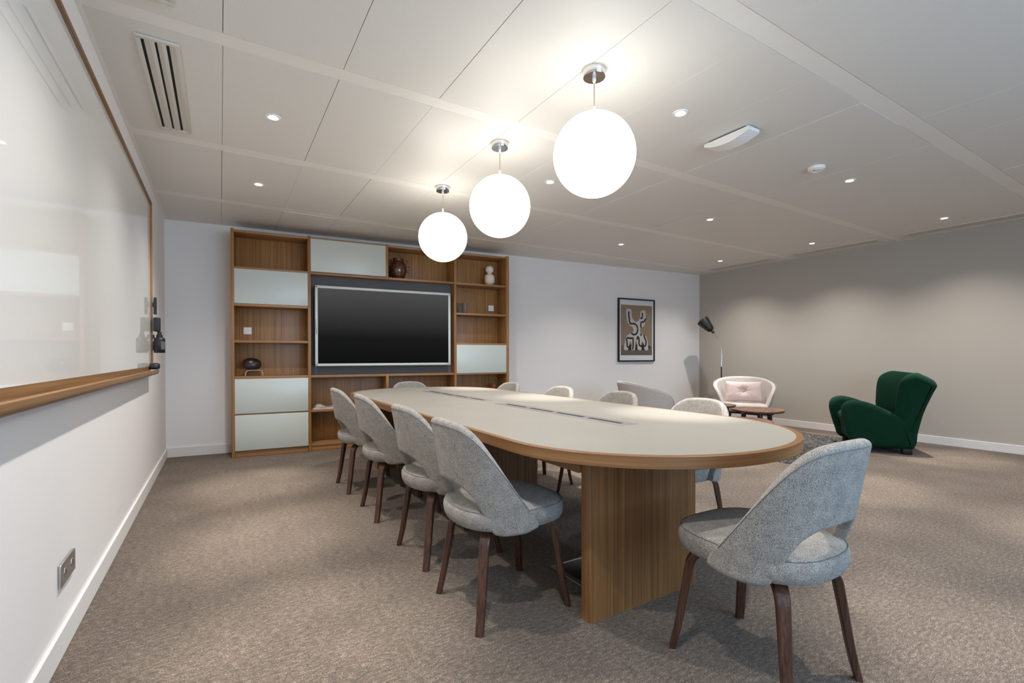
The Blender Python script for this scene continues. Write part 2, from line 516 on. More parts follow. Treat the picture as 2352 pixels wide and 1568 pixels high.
# ------------------------------------------------------------------ shelving unit
SO = (0.1122, 6.2271, 0)
def shelving():
    t = thing('shelving_unit', 'tall oak wall shelving unit with pale grey-green flap doors around a charcoal screen niche', 'shelves', SO, TH)
    D, T = 0.385, 0.030
    Z = {'top': 2.585, 'a': 2.158, 'b': 1.738, 'c': 1.320, 'd': 0.907, 'e': 0.488, 'f': 0.076}
    def part(name, b, mat, bev=0.0015):
        return boxobj(name, b, M[mat], t, bev)
    for n, s0, s1 in (('side_panel', -0.012, 0.020), ('divider', 0.790, 0.821), ('divider', 2.645, 2.677), ('side_panel', 3.444, 3.484)):
        part(n, (s0, s1, -0.004, D, 0, 2.600), 'wood_v')
    part('divider', (1.716, 1.748, -0.003, 0.30, Z['a'] - 0.016, 2.592), 'wood_v')
    part('divider', (1.716, 1.748, -0.003, 0.30, 0.078, Z['d'] + 0.016), 'wood_v')
    h = 0.014
    def shelf(s0, s1, z, y0=0.004, y1=0.30, hh=h):
        part('shelf', (s0, s1, y0, y1, z - hh, z + hh), 'wood_x')
    L, Mid, Rt = (0.020, 0.790), (0.821, 2.645), (2.677, 3.444)
    for z in ('a', 'b', 'c', 'd', 'e'): shelf(*L, Z[z] + 0.002, 0.012 if z == 'e' else 0.004)
    for z in ('a', 'b', 'c', 'd'): shelf(*Rt, Z[z])
    shelf(*Rt, Z['e'])
    for s in (L, (0.821, 1.716), (1.748, 2.645), Rt):
        part('top_panel', (s[0], s[1], 0.002, 0.30, 2.562, 2.588), 'wood_x')
        part('bottom_shelf', (s[0], s[1], 0.010, 0.30, Z['f'] - 0.014, Z['f'] + 0.014), 'wood_x')
        part('plinth', (s[0], s[1], 0.018, 0.04, 0, Z['f'] - 0.014), 'wood_x')
    for s in ((0.821, 1.716), (1.748, 2.645)):
        shelf(s[0], s[1], Z['a']); shelf(s[0], s[1], Z['d'])
    shelf(0.821, 1.716, Z['e']); shelf(1.748, 2.645, Z['e'])
    # backs
    for s0, s1, z0, z1 in ((L[0], L[1], 0.06, 2.58), (Rt[0], Rt[1], 0.06, 2.58), (Mid[0], Mid[1], 0.06, 0.9), (Mid[0], Mid[1], 2.16, 2.58)):
        part('back_panel', (s0, s1, 0.30, 0.318, z0, z1), 'wood_v')
    part('backboard', (0.821, 2.645, 0.135, 0.155, Z['d'] + 0.014, Z['a'] - 0.014), 'dark_panel', 0.0)
    # flap doors
    for s0, s1, z0, z1 in ((0.0215, 0.7885, 1.756, 2.148), (0.0215, 0.7885, 0.497, 0.894), (0.0215, 0.7885, 0.076, 0.481),
                           (0.8225, 1.7145, 2.176, 2.570), (2.679, 3.4425, 0.914, 1.308)):
        part('door', (s0, s1, -0.002, 0.016, z0, z1), 'glass_door', 0.0015)
    return t
shelving()

def in_shelf(s, d, z):
    c, sn = math.cos(TH), math.sin(TH)
    return (SO[0] + s * c - d * sn, SO[1] + s * sn + d * c, z)

def screen():
    t = thing('wall_screen', 'large black wall screen in a white frame at the middle of the shelving unit', 'screen', in_shelf(0, 0, 0), TH)
    s0, s1, z0, z1 = 0.869, 2.592, 1.031, 2.013
    w = 0.031
    bm = bmesh.new()
    y0, y1 = 0.0, 0.075
    box(bm, s0, s1, y0, y1, z1 - w, z1, 0.004); box(bm, s0, s1, y0, y1, z0, z0 + w, 0.004)
    box(bm, s0, s0 + w, y0, y1, z0 + 0.001, z1 - 0.001, 0.004); box(bm, s1 - w, s1, y0, y1, z0 + 0.001, z1 - 0.001, 0.004)
    obj('bezel', bm, M['bezel'], t)
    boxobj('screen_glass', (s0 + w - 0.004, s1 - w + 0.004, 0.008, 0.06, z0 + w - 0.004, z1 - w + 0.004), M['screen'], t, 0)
    boxobj('rear_housing', (s0 + 0.15, s1 - 0.15, 0.06, 0.1345, z0 + 0.15, z1 - 0.15), M['black_plastic'], t, 0.004)
    bm = bmesh.new()
    tube(bm, [(s0 + 0.004, -0.004, 1.60), (s0 + 0.006, -0.008, 1.52), (s0 + 0.012, -0.008, 1.45), (s0 + 0.015, -0.005, 1.42)], [0.003, 0.0045, 0.0045, 0.003], 8)
    obj('stylus', bm, M['steel'], t)
    for z in (1.63, 1.60, 1.53, 1.50): boxobj('button', (s1 - 0.02, s1 - 0.012, -0.002, 0.002, z, z + 0.016), M['steel'], t, 0)
    bm = bmesh.new()
    for k in range(5): box(bm, s1 - 0.075 + k * 0.009, s1 - 0.069 + k * 0.009, -0.0012, 0.002, z0 + 0.011, z0 + 0.018)
    obj('maker_mark', bm, M['grey_label'], t)
screen()

def socket(name, loc, rotz, label, w=0.085, hh=0.085, mat='white_plastic', double=False, group=None):
    """wall plate facing local -y"""
    t = thing(name, label, 'socket', loc, rotz, group)
    bm = bmesh.new(); box(bm, -w / 2, w / 2, -0.012, 0, -hh / 2, hh / 2, 0.004, 3)
    obj('plate', bm, M[mat], t)
    for cx in ((-w / 4, w / 4) if double else (0,)):
        bm = bmesh.new()
        r = 0.019
        lathe(bm, [(0, 0.0126), (r * 0.9, 0.0126), (r, 0.0134), (r, 0.012)], 28)
        bmesh.ops.rotate(bm, verts=bm.verts, cent=(0, 0, 0), matrix=Matrix.Rotation(PI / 2, 3, 'X'))
        for v in bm.verts: v.co.x += cx
        obj('insert', bm, M['white_plastic'] if not double else M['steel'], t)
        bm = bmesh.new()
        for px, pz in ((-0.0095, -0.002), (0.0095, -0.002), (0, 0.010)):
            b2 = bmesh.new()
            lathe(b2, [(0, 0.0142), (0.0028, 0.0142), (0.0028, 0.012)], 10)
            bmesh.ops.rotate(b2, verts=b2.verts, cent=(0, 0, 0), matrix=Matrix.Rotation(PI / 2, 3, 'X'))
            for v in b2.verts: v.co += Vector((cx + px, 0, pz))
            me = bpy.data.meshes.new('tmp'); b2.to_mesh(me); b2.free(); bm.from_mesh(me); bpy.data.meshes.remove(me)
        obj('pin_holes', bm, M['black_plastic'], t)
    return t
socket('wall_socket', in_shelf(0.140, 0.3005, 1.456), TH, 'white single wall socket on the back of the shelf bay above the dark shell ornament')
socket('wall_socket', in_shelf(3.332, 0.3005, 1.865), TH, 'white single wall socket on the back of the shelf bay beside the drinking glasses')

def vases():
    # brown two-handled vase
    t = thing('vase', 'glossy brown round vase with wavy ribbon handles on the top shelf', 'vase', in_shelf(1.914, 0.165, 2.1725))
    bm = bmesh.new()
    prof = [(0, 0), (0.068, 0), (0.072, 0.004), (0.088, 0.04), (0.104, 0.09), (0.110, 0.135), (0.104, 0.18), (0.088, 0.215), (0.070, 0.24), (0.064, 0.255), (0.068, 0.270), (0.074, 0.280), (0.070, 0.282), (0.060, 0.268), (0.056, 0.25), (0.06, 0.20), (0, 0.20)]
    lathe(bm, prof, 48)
    obj('body', bm, M['ceramic_brown'], t, 60)
    for sg in (-1, 1):
        pts = [(0.070, 0.243), (0.088, 0.268), (0.112, 0.266), (0.124, 0.245), (0.112, 0.222), (0.100, 0.203), (0.108, 0.188), (0.135, 0.186), (0.156, 0.172), (0.152, 0.150), (0.130, 0.134), (0.118, 0.120), (0.132, 0.106), (0.140, 0.092)]
        path = catmull([(sg * x, 0.0, z) for x, z in pts], 6)
        bm = bmesh.new()
        n = len(path)
        sweep(bm, path, (0, 1, 0), [0.034] * n, [0.011] * n)
        obj('handle', bm, M['ceramic_brown'], t, 50)
        bm = bmesh.new()
        tube(bm, [p + Vector((0, -0.0175, 0)) for p in path], 0.0034, 6)
        obj('handle_edge', bm, M['ceramic_trim'], t)
    t.rotation_euler = (0, 0, TH - 0.12)
    # cream sculptural vase
    t = thing('vase', 'cream ceramic vase of a ball stacked on a rounded barrel', 'vase', in_shelf(3.231, 0.12, 2.1725))
    bm = bmesh.new()
    lathe(bm, [(0, 0), (0.036, 0), (0.040, 0.004), (0.040, 0.014), (0.052, 0.022), (0.068, 0.040), (0.073, 0.065), (0.0735, 0.11), (0.070, 0.14), (0.056, 0.158), (0.034, 0.166), (0.030, 0.172), (0.0305, 0.180)], 48)
    obj('barrel', bm, M['ceramic_white'], t, 60)
    bm = bmesh.new()
    lathe(bm, [(0.030, 0.1795)] + [(0.060 * math.sin(a), 0.232 - 0.060 * math.cos(a)) for a in np.linspace(0.55, 2.8, 22)] + [(0.014, 0.2875), (0.012, 0.27), (0, 0.27)], 48)
    obj('ball', bm, M['ceramic_white'], t, 60)
    # terracotta pair, low shelf
    t = thing('vase', 'small round terracotta bottle vase with a straight neck on the low shelf', 'vase', in_shelf(3.30, 0.13, 0.5025))
    bm = bmesh.new()
    lathe(bm, [(0, 0), (0.05, 0), (0.085, 0.03), (0.10, 0.08), (0.09, 0.125), (0.06, 0.155), (0.033, 0.170), (0.032, 0.245), (0.034, 0.25), (0.027, 0.25), (0.027, 0.18), (0, 0.18)], 40)
    obj('body', bm, M['terracotta'], t, 60)
vases()

def glasses():
    g0 = None
    spots = [(2.838, 0.10, 'clear drinking glass, frontmost of the group on the shelf'), (2.760, 0.13, 'clear drinking glass between the upright and the frontmost glass'), (2.830, 0.22, 'clear drinking glass at the back of the group')]
    for s, d, lab in spots:
        if g0 is None:
            bm = bmesh.new()
            lathe(bm, [(0, 0), (0.034, 0), (0.036, 0.003), (0.038, 0.15), (0.0375, 0.152), (0.036, 0.15), (0.034, 0.012), (0, 0.010)], 40)
            g0 = obj('drinking_glass', bm, M['glass'], None, 60)
            o = g0
        else:
            o = g0.copy(); C.objects.link(o)
        o.location = in_shelf(s, d, 1.7525)
        tag(o, lab, 'glass', 'drinking glasses on the shelf')
glasses()

def ornament():
    t = thing('ornament', 'small chair-shaped ornament with a dark oval shell on pale bent legs', 'ornament', in_shelf(0.212, 0.13, 0.924), TH + 0.10)
    P = []
    for i in range(25):
        row = []
        for j in range(13):
            a = 2 * PI * i / 24; r = j / 12
            x = 0.100 * r * math.cos(a); y2 = 0.074 * r * math.sin(a)
            dd = 0.030 * (r * r)
            row.append((x, dd, y2))
        P.append(row)
    o = grid_shell('shell', [[Vector(p) for p in r] for r in P], 0.005, M['shell_dark'], t)
    o.rotation_euler = (-0.22, 0.10, 0); o.location = (-0.020, -0.005, 0.143)
    bm = bmesh.new()
    path = catmull([(-0.090, 0, 0), (-0.088, 0, 0.03), (-0.078, 0, 0.052), (-0.055, 0, 0.064), (0, 0, 0.066), (0.055, 0, 0.066), (0.078, 0, 0.055), (0.087, 0, 0.032), (0.090, 0, 0)], 6)
    for yy in (-0.035, 0.035):
        b2 = [p + Vector((0, yy, 0)) for p in path]
        sweep(bm, b2, (0, 1, 0), [0.010] * len(b2), [0.007] * len(b2))
    box(bm, -0.05, 0.05, -0.035, 0.035, 0.063, 0.069)
    obj('stand', bm, M['stand_pale'], t)
ornament()

def film_bag():
    rng = np.random.RandomState(7)
    bm = bmesh.new()
    nx, ny = 22, 14
    V = []
    for i in range(nx):
        V.append([])
        for j in range(ny):
            u, v = i / (nx - 1), j / (ny - 1)
            e = min(u, 1 - u, v, 1 - v)
            z = 0.004 + min(1, e * 7) * (0.018 + 0.045 * rng.rand() * (0.5 + 0.5 * math.sin(u * 9)))
            V[-1].append(bm.verts.new((u * 0.38 + rng.uniform(-.006, .006), v * 0.20 + rng.uniform(-.006, .006), z)))
    for i in range(nx - 1):
        for j in range(ny - 1): bm.faces.new((V[i][j], V[i + 1][j], V[i + 1][j + 1], V[i][j + 1]))
    t = thing('plastic_packet', 'crumpled clear plastic packet with brown item lying on the low shelf beside the doors', 'packet', in_shelf(0.838, 0.02, 0.5025), TH)
    obj('film', bm, M['film'], t, 20)
    bm = bmesh.new()
    bmesh.ops.create_uvsphere(bm, u_segments=16, v_segments=10, radius=1)
    for v in bm.verts: v.co = Vector((0.12 + v.co.x * 0.045, 0.07 + v.co.y * 0.03, 0.022 + v.co.z * 0.02))
    obj('brown_item', bm, M['shell_dark'], t)
    boxobj('paper', (0.006, 0.36, 0.012, 0.19, 0.0005, 0.004), M['white_plastic'], t, 0.001)
film_bag()

# ------------------------------------------------------------------ whiteboard on the left wall
def whiteboard():
    t = thing('whiteboard', 'long glossy whiteboard in a thin oak frame with an oak pen ledge', 'whiteboard', (XL, 0, 0))
    y0, y1, z0, z1 = -0.6, 5.27, 1.06, 2.515
    boxobj('board', (0.004, 0.012, y0, y1 - 0.01, z0, z1 - 0.01), M['board'], t, 0)
    f, d = 0.022, 0.026
    bm = bmesh.new(); box(bm, 0, d, y0, 3.02, z1 - f, z1, 0.0015); box(bm, 0, d, 3.021, y1, z1 - f, z1, 0.0015); obj('top_frame', bm, M['wood_y'], t)
    bm = bmesh.new(); box(bm, 0, d, y1 - f, y1, z0 - 0.02, z1 - f, 0.0015); obj('end_frame', bm, M['wood_v'], t)
    bm = bmesh.new(); box(bm, 0, d, y0 - f, y0, z0 - 0.02, z1, 0.0015); obj('end_frame', bm, M['wood_v'], t)
    # ledge: back strip, tray and a rolled lip
    prof = [(0.0, 1.066), (0.014, 1.066), (0.016, 1.030), (0.056, 1.024), (0.060, 1.036), (0.068, 1.040), (0.076, 1.036), (0.078, 1.022), (0.074, 1.006), (0.066, 1.000), (0.0, 0.994)]
    bm = bmesh.new()
    for a, b in ((y0, 3.55), (3.551, 5.165)):
        A = [bm.verts.new((x, a, z)) for x, z in prof]; B = [bm.verts.new((x, b, z)) for x, z in prof]
        n = len(prof)
        for k in range(n): bm.faces.new((A[k], A[(k + 1) % n], B[(k + 1) % n], B[k]))
        bm.faces.new(A); bm.faces.new(B[::-1])
    obj('ledge', bm, M['wood_y'], t, 50)
whiteboard()

def board_bits():
    # black magnetic pieces near the end of the board
    def at(px_y, z): return (XL + 0.026, px_y, z)
    t = thing('marker_holder', 'slim black marker clipped high on the end of the board frame', 'marker', (XL + 0.0265, 5.245, 1.60))
    bm = bmesh.new(); tube(bm, [(0.018, 0, -0.075), (0.018, 0, 0.05), (0.018, 0, 0.075)], [0.012, 0.012, 0.010], 16); obj('pen', bm, M['black_plastic'], t)
    boxobj('clip', (0, 0.012, -0.012, 0.012, -0.01, 0.03), M['black_plastic'], t, 0.003)
    t = thing('board_eraser', 'black rectangular eraser on the board frame, between the marker and the spray bottle', 'eraser', (XL + 0.0265, 5.245, 1.435))
    boxobj('body', (0.010, 0.055, -0.035, 0.035, -0.062, 0.062), M['black_plastic'], t, 0.008, 3)
    boxobj('felt', (0.0, 0.012, -0.03, 0.03, -0.058, 0.058), M['dark_panel'], t, 0.002)
    t = thing('spray_bottle', 'black board-cleaner bottle hanging in a holder on the board frame', 'bottle', (XL + 0.027, 5.245, 1.185))
    bm = bmesh.new()
    lathe(bm, [(0, 0), (0.038, 0), (0.042, 0.004), (0.042, 0.115), (0.038, 0.128), (0.022, 0.14), (0.0, 0.14)], 32, (0.047, 0, 0)); obj('body', bm, M['black_plastic'], t, 60)
    bm = bmesh.new()
    lathe(bm, [(0, 0.138), (0.023, 0.138), (0.023, 0.158), (0.015, 0.162), (0.015, 0.186), (0, 0.188)], 24, (0.047, 0, 0)); obj('cap', bm, M['black_plastic'], t, 60)
    bm = bmesh.new(); box(bm, 0, 0.009, -0.02, 0.02, 0.02, 0.10, 0.003); box(bm, 0, 0.012, -0.012, 0.012, 0.125, 0.16, 0.003); obj('holder', bm, M['black_plastic'], t)
    bm = bmesh.new()
    P = []
    for a in np.linspace(-0.25, 1.0, 7): P.append([bm.verts.new((0.047 + 0.0424 * math.sin(a + 0.6), -0.0424 * math.cos(a + 0.6), z)) for z in (0.03, 0.10)])
    for i in range(6): bm.faces.new((P[i][0], P[i + 1][0], P[i + 1][1], P[i][1]))
    o = obj('label_sticker', bm, M['grey_label'], t)
    # black moulded end piece on the ledge
    t = thing('ledge_clip', 'black rounded wedge eraser resting on the far end of the pen ledge', 'eraser', (XL + 0.047, 5.105, 1.0445))
    prof = catmull([(0, -0.045, 0), (0, 0.04, -0.0), (0, 0.062, 0.012), (0, 0.05, 0.040), (0, 0.0, 0.052), (0, -0.045, 0.040)], 5, True)
    bm = bmesh.new(); rings = []
    for x, s in ((-0.030, 0.6), (-0.028, 0.85), (-0.020, 1.0), (0.02, 1.0), (0.036, 0.85), (0.040, 0.6)):
        rings.append([bm.verts.new((x, p.y * s, 0.024 + (p.z - 0.024) * s)) for p in prof])
    n = len(prof)
    for A, B in zip(rings[:-1], rings[1:]):
        for k in range(n): bm.faces.new((A[k], A[(k + 1) % n], B[(k + 1) % n], B[k]))
    bm.faces.new(rings[0]); bm.faces.new(rings[-1])
    obj('wedge', bm, M['black_plastic'], t, 60)
board_bits()
socket('wall_socket', (XL, 2.557, 0.307), PI / 2, 'brushed steel double wall socket low on the whiteboard wall', 0.205, 0.088, 'steel', True)
socket('wall_socket', (XR, 5.79, 0.33), -PI / 2, 'grey single wall socket low on the wall, nearest the room corner by the floor lamp', 0.09, 0.09, 'steel', False)
socket('wall_socket', (XR, 5.585, 0.325), -PI / 2, 'grey double wall socket low on the wall behind the cream lounge chair', 0.16, 0.09, 'steel', True)

# ------------------------------------------------------------------ conference table
TX, TY, TW, TL, TZ = 1.845, 3.210, 0.777, 2.170, 0.787
def table_outline(inset=0.0, n=28):
    b = 0.70
    hw, hl = TW - inset, TL - inset
    bb = b - inset * 0.6
    pts = []
    for k in range(n + 1):
        a = PI * k / n
        pts.append((hw * math.cos(a), hl - bb + bb * math.sin(a)))
    for k in range(n + 1):
        a = PI + PI * k / n
        pts.append((hw * math.cos(a), -(hl - bb) + bb * math.sin(a)))
    return pts
def loft(bm, rings):
    R_ = [[bm.verts.new(p) for p in r] for r in rings]
    n = len(R_[0])
    for A, B in zip(R_[:-1], R_[1:]):
        for k in range(n): bm.faces.new((A[k], A[(k + 1) % n], B[(k + 1) % n], B[k]))
    return R_
def table():
    t = thing('conference_table', 'long oval conference table with beige top, oak edge and oak panel legs', 'table', (TX, TY, 0))
    E = 0.048
    rw = 0.0265
    bm = bmesh.new()
    o, i_ = table_outline(), table_outline(rw)
    o2 = table_outline(0.0015)
    loft(bm, [[(x, y, TZ - 0.001) for x, y in i_], [(x, y, TZ) for x, y in i_], [(x, y, TZ) for x, y in o2], [(x, y, TZ - 0.0015) for x, y in o],
              [(x, y, TZ - E + 0.0015) for x, y in o], [(x, y, TZ - E) for x, y in o2], [(x, y, TZ - E) for x, y in i_]])
    # grain follows the curve of the rim
    per = [0.0]
    for k in range(1, len(o) + 1): per.append(per[-1] + math.dist(o[k - 1], o[k % len(o)]))
    nO = len(o); uvl = bm.loops.layers.uv.new('grain'); bm.verts.index_update()
    for f in bm.faces:
        ks = [l.vert.index % nO for l in f.loops]
        wrap = max(ks) - min(ks) > nO / 2
        for l, k in zip(f.loops, ks):
            ring = l.vert.index // nO
            l[uvl].uv = (per[k + nO if (wrap and k == 0) else k] if not (wrap and k == 0) else per[nO], (0, 0, 0.028, 0.03, 0.078, 0.08, 0.11)[min(ring, 6)])
    obj('edge_band', bm, M['wood_rim'], t, 40)
    # two halves of linoleum with a hairline joint at the middle
    bm = bmesh.new()
    pts = table_outline(rw)
    J = 0.0012; jy = 0.04
    for sgn in (1, -1):
        half = [p for p in pts if (p[1] - jy) * sgn > 0]
        if sgn > 0: ring = [(TW - rw, jy + J)] + half + [(-(TW - rw), jy + J)]
        else: ring = [(-(TW - rw), jy - J)] + half + [(TW - rw, jy - J)]
        top = [bm.verts.new((x, y, TZ + 0.0004)) for x, y in ring]; bot = [bm.verts.new((x, y, TZ - E + 0.003)) for x, y in ring]
        n = len(ring)
        bm.faces.new(top); bm.faces.new(bot[::-1])
        for k in range(n): bm.faces.new((top[k], bot[k], bot[(k + 1) % n], top[(k + 1) % n]))
    obj('tabletop', bm, M['laminate'], t, 0)
    # cable flaps: flush grey strips with dark slots
    for y0, y1 in ((1.82, 3.17), (3.40, 4.71)):
        x0, x1 = 1.785, 1.910
        ly0, ly1, lx0, lx1 = y0 - TY, y1 - TY, x0 - TX, x1 - TX
        h = boxobj('cable_flap', (lx0, lx1, ly0, ly1, TZ - 0.01, TZ + 0.0016), M['steel_flap'], t, 0.0006)
        bm = bmesh.new()
        n = 4; step = (ly1 - ly0 - 0.10) / n
        for k in range(n):
            a = ly0 + 0.06 + k * step
            box(bm, lx0 + 0.048, lx0 + 0.078, a, a + step - 0.045, TZ - 0.004, TZ + 0.0022)
        obj('cable_slot', bm, M['vent_dark'], h, 0)
    # panel legs
    def panel(y):
        bm = bmesh.new()
        prof = superellipse(0.352, 0.034, 12, 48)
        loft_r = [[(1.70 - TX + x, y - TY + yy, z) for x, yy in prof] for z in (0, 0.02, TZ - E)]
        Rr = loft(bm, loft_r); bm.faces.new(Rr[0][::-1]); bm.faces.new(Rr[-1])
        obj('panel_leg', bm, M['wood_panel'], t, 40)
    for y in (1.592, 3.00, 3.895, 4.86): panel(y)
    for a, b in ((1.62, 2.97), (3.925, 4.83)):
        boxobj('rail', (1.335 - TX, 1.365 - TX, a - TY, b - TY, 0.640, TZ - E), M['wood_edge'], t, 0.002)
M['steel_flap'] = plain('satin grey flap', srgb(126, 122, 122), 0.45, 0.2, var=0.02)
table()
def floor_box():
    t = thing('floor_box', 'flat dark metal floor box on the carpet behind the near panel leg of the table', 'floor box', (1.66, 1.97, 0))
    bm = bmesh.new(); box(bm, -0.13, 0.13, -0.13, 0.13, 0, 0.006, 0.002); obj('frame', bm, M['steel'], t)
    bm = bmesh.new(); box(bm, -0.105, 0.105, -0.11, 0.11, 0.0, 0.010, 0.002); 
    obj('lid', bm, M['black_plastic'], t)
    bm = bmesh.new(); box(bm, -0.04, 0.04, -0.09, -0.075, 0.0095, 0.0125); obj('cable_slot', bm, M['vent_dark'], t)
floor_box()

# ------------------------------------------------------------------ meeting chairs
def make_chair():
    t = thing('meeting_chair', '', 'chair', (0, 0, 0))
    # seat
    ol = superellipse(0.265, 0.255, 3.0, 72, 2.5)
    bm = bmesh.new()
    lev = [(0.70, 0.398), (0.88, 0.400), (0.955, 0.409), (0.99, 0.428), (1.0, 0.450), (0.995, 0.468), (0.975, 0.481), (0.93, 0.489), (0.8, 0.495), (0.5, 0.500), (0.2, 0.502)]
    disc_stack(bm, ol, lev)
    seat = obj('seat', bm, M['chair'], t, 70)
    bm = bmesh.new(); tube(bm, [(x * 0.972, y * 0.972, 0.4835) for x, y in ol] + [(ol[0][0] * 0.972, 0, 0.4835)], 0.0013, 6, False)
    obj('seat_piping', bm, M['piping'], seat)
    # backrest shell
    ph = np.linspace(-86, 86, 87)
    ab = np.abs(ph)
    zu = smooth_interp(ab, [0, 18, 34, 46, 56, 66, 74, 86], [0.868, 0.866, 0.855, 0.830, 0.790, 0.718, 0.632, 0.456], 4)
    zl = smooth_interp(ab, [0, 12, 24, 32, 37, 40.5, 43, 46, 55, 75, 86], [0.596, 0.594, 0.580, 0.556, 0.522, 0.478, 0.430, 0.392, 0.386, 0.396, 0.414], 1)
    hw = lambda z: 0.270 - 0.022 * min(1.0, max(0.0, (z - 0.45) / 0.40))
    dep = lambda z: 0.272 - 0.125 * min(1.0, max(0.0, (z - 0.45) / 0.40))
    rows = []
    ts_ = ends(34, 0)
    for p, u, l in zip(ph, zu, zl):
        a = R(p)
        row = []
        for k in ts_:
            z = l + (u - l) * k
            xb = -0.240 - 0.16 * (z - 0.43)
            row.append(Vector((xb + dep(z) * (1 - math.cos(a)), hw(z) * math.sin(a), z)))
        rows.append(row)
    back = soft_shell('backrest', rows, 0.042, M['chair'], t)
    # stitched seam just inside the outer rim
    bm = bmesh.new()
    pts = []
    for p, u in zip(ph[2:-2], zu[2:-2]):
        a = R(p); z = u - 0.024
        xb = -0.240 - 0.16 * (z - 0.43)
        nrm = Vector((-math.cos(a) * 1.0, math.sin(a) * 1.0, 0)).normalized()
        pts.append(Vector((xb + dep(z) * (1 - math.cos(a)), hw(z) * math.sin(a), z)) + nrm * 0.0212)
    tube(bm, pts, 0.0014, 6)
    obj('seam', bm, M['piping'], back)
    # bent plywood legs
    for sx, sy in ((1, 1), (1, -1), (-1, 1), (-1, -1)):
        fx, fy = 0.232 * sx, 0.212 * sy
        d = Vector((fx, fy, 0)); rf = d.length; d.normalize()
        side = Vector((-d.y, d.x, 0))
        prof = [(0.10, 0.389), (0.17, 0.388), (0.207, 0.383), (0.232, 0.369), (0.247, 0.344), (0.256, 0.30), (0.270, 0.22), (0.291, 0.10), (rf, 0.0)]
        path = catmull([d * r + Vector((0, 0, z)) for r, z in prof], 4)
        path.append(path[-1] + (path[-1] - path[-2]))
        n = len(path)
        ws = [0.054 - 0.022 * (k / (n - 1)) for k in range(n)]; ts = [0.018 + 0.012 * min(1, k / (n * 0.5)) - 0.008 * max(0, (k / n - 0.6) / 0.4) for k in range(n)]
        bm = bmesh.new(); sweep(bm, path, side, ws, ts)
        # foot cut level with the floor
        g = bmesh.ops.bisect_plane(bm, geom=bm.verts[:] + bm.edges[:] + bm.faces[:], plane_co=(0, 0, 0), plane_no=(0, 0, 1), clear_inner=True)
        bmesh.ops.contextual_create(bm, geom=[e for e in g['geom_cut'] if isinstance(e, bmesh.types.BMEdge)])
        obj('leg', bm, M['walnut'], t, 40)
    return t
chair0 = make_chair()
chair_spots = [
    (1.135, 1.945, 0, 1.015, 'grey upholstered chair on the whiteboard side of the table, first from the near end'),
    (1.160, 2.625, 0.02, 1.015, 'grey upholstered chair on the whiteboard side of the table, second from the near end'),
    (1.150, 3.495, -0.02, 1.015, 'grey upholstered chair on the whiteboard side of the table, third from the near end'),
    (1.135, 4.300, 0.0, 1.015, 'grey upholstered chair on the whiteboard side of the table, nearest the shelving unit'),
    (2.48, 2.05, PI, 1.0, 'grey upholstered chair on the lounge side of the table, first from the near end'),
    (2.53, 2.86, PI, 0.995, 'grey upholstered chair on the lounge side of the table, second from the near end'),
    (2.452, 3.56, PI, 1.0, 'grey upholstered chair on the lounge side of the table, third from the near end'),
    (2.45, 4.47, PI, 0.995, 'grey upholstered chair on the lounge side of the table, nearest the shelving unit'),
    (1.915, 5.20, -PI / 2, 0.98, 'grey upholstered chair tucked under the far rounded end of the table'),
    (1.727, 1.030, PI / 2 - 0.03, 1.02, 'bluish grey upholstered chair standing alone at the near rounded end of the table'),
]
for k, (x, y, rz, sz, lab) in enumerate(chair_spots):
    if k == 0:
        chair0.location = (x, y, 0); chair0.rotation_euler = (0, 0, rz); chair0['label'] = lab; chair0.scale = (1, 1, sz)
        chair0['group'] = 'grey meeting chairs around the table'
    else:
        dup(chair0, (x, y, 0), rz, lab, (1, 1, sz))

# ------------------------------------------------------------------ pendant globes and ceiling lights
def pendants():
    first = None
    labs = ['white glass globe pendant nearest the camera, over the near end of the table', 'white glass globe pendant, middle one of the row of three', 'white glass globe pendant nearest the shelving unit']
    for k, (x, y) in enumerate(((1.741, 1.980), (1.747, 3.016), (1.752, 4.072))):
        if first is None:
            t = thing('pendant_lamp', labs[0], 'pendant lamp', (x, y, H), group='globe pendants over the table'); first = t
            bm = bmesh.new()
            lathe(bm, [(0, 0.0), (0.061, 0.0), (0.061, -0.040), (0.059, -0.043), (0.010, -0.043)], 40); lathe(bm, [(0.010, -0.043), (0, -0.043)], 40)
            obj('canopy', bm, M['chrome'], t, 40)
            bm = bmesh.new(); lathe(bm, [(0, -0.036), (0.009, -0.040), (0.010, -0.058), (0.006, -0.072), (0, -0.072)], 20); obj('cord_grip', bm, M['white_plastic'], t)
            bm = bmesh.new(); tube(bm, [(0, 0, -0.05), (0, 0, -0.23)], 0.0028, 8); obj('cord', bm, M['cord'], t)
            bm = bmesh.new(); tube(bm, [(0, 0, -0.200), (0, 0, -0.262)], 0.0075, 14); obj('stem', bm, M['vent_metal'], t)
            bm = bmesh.new(); bmesh.ops.create_uvsphere(bm, u_segments=64, v_segments=40, radius=0.222)
            for v in bm.verts: v.co.z -= 0.464
            obj('globe', bm, M['globe'], t, 180)
        else:
            dup(first, (x, y, H), 0, labs[k])
M['cord'] = plain('pale cord', srgb(176, 150, 126), 0.6)
pendants()

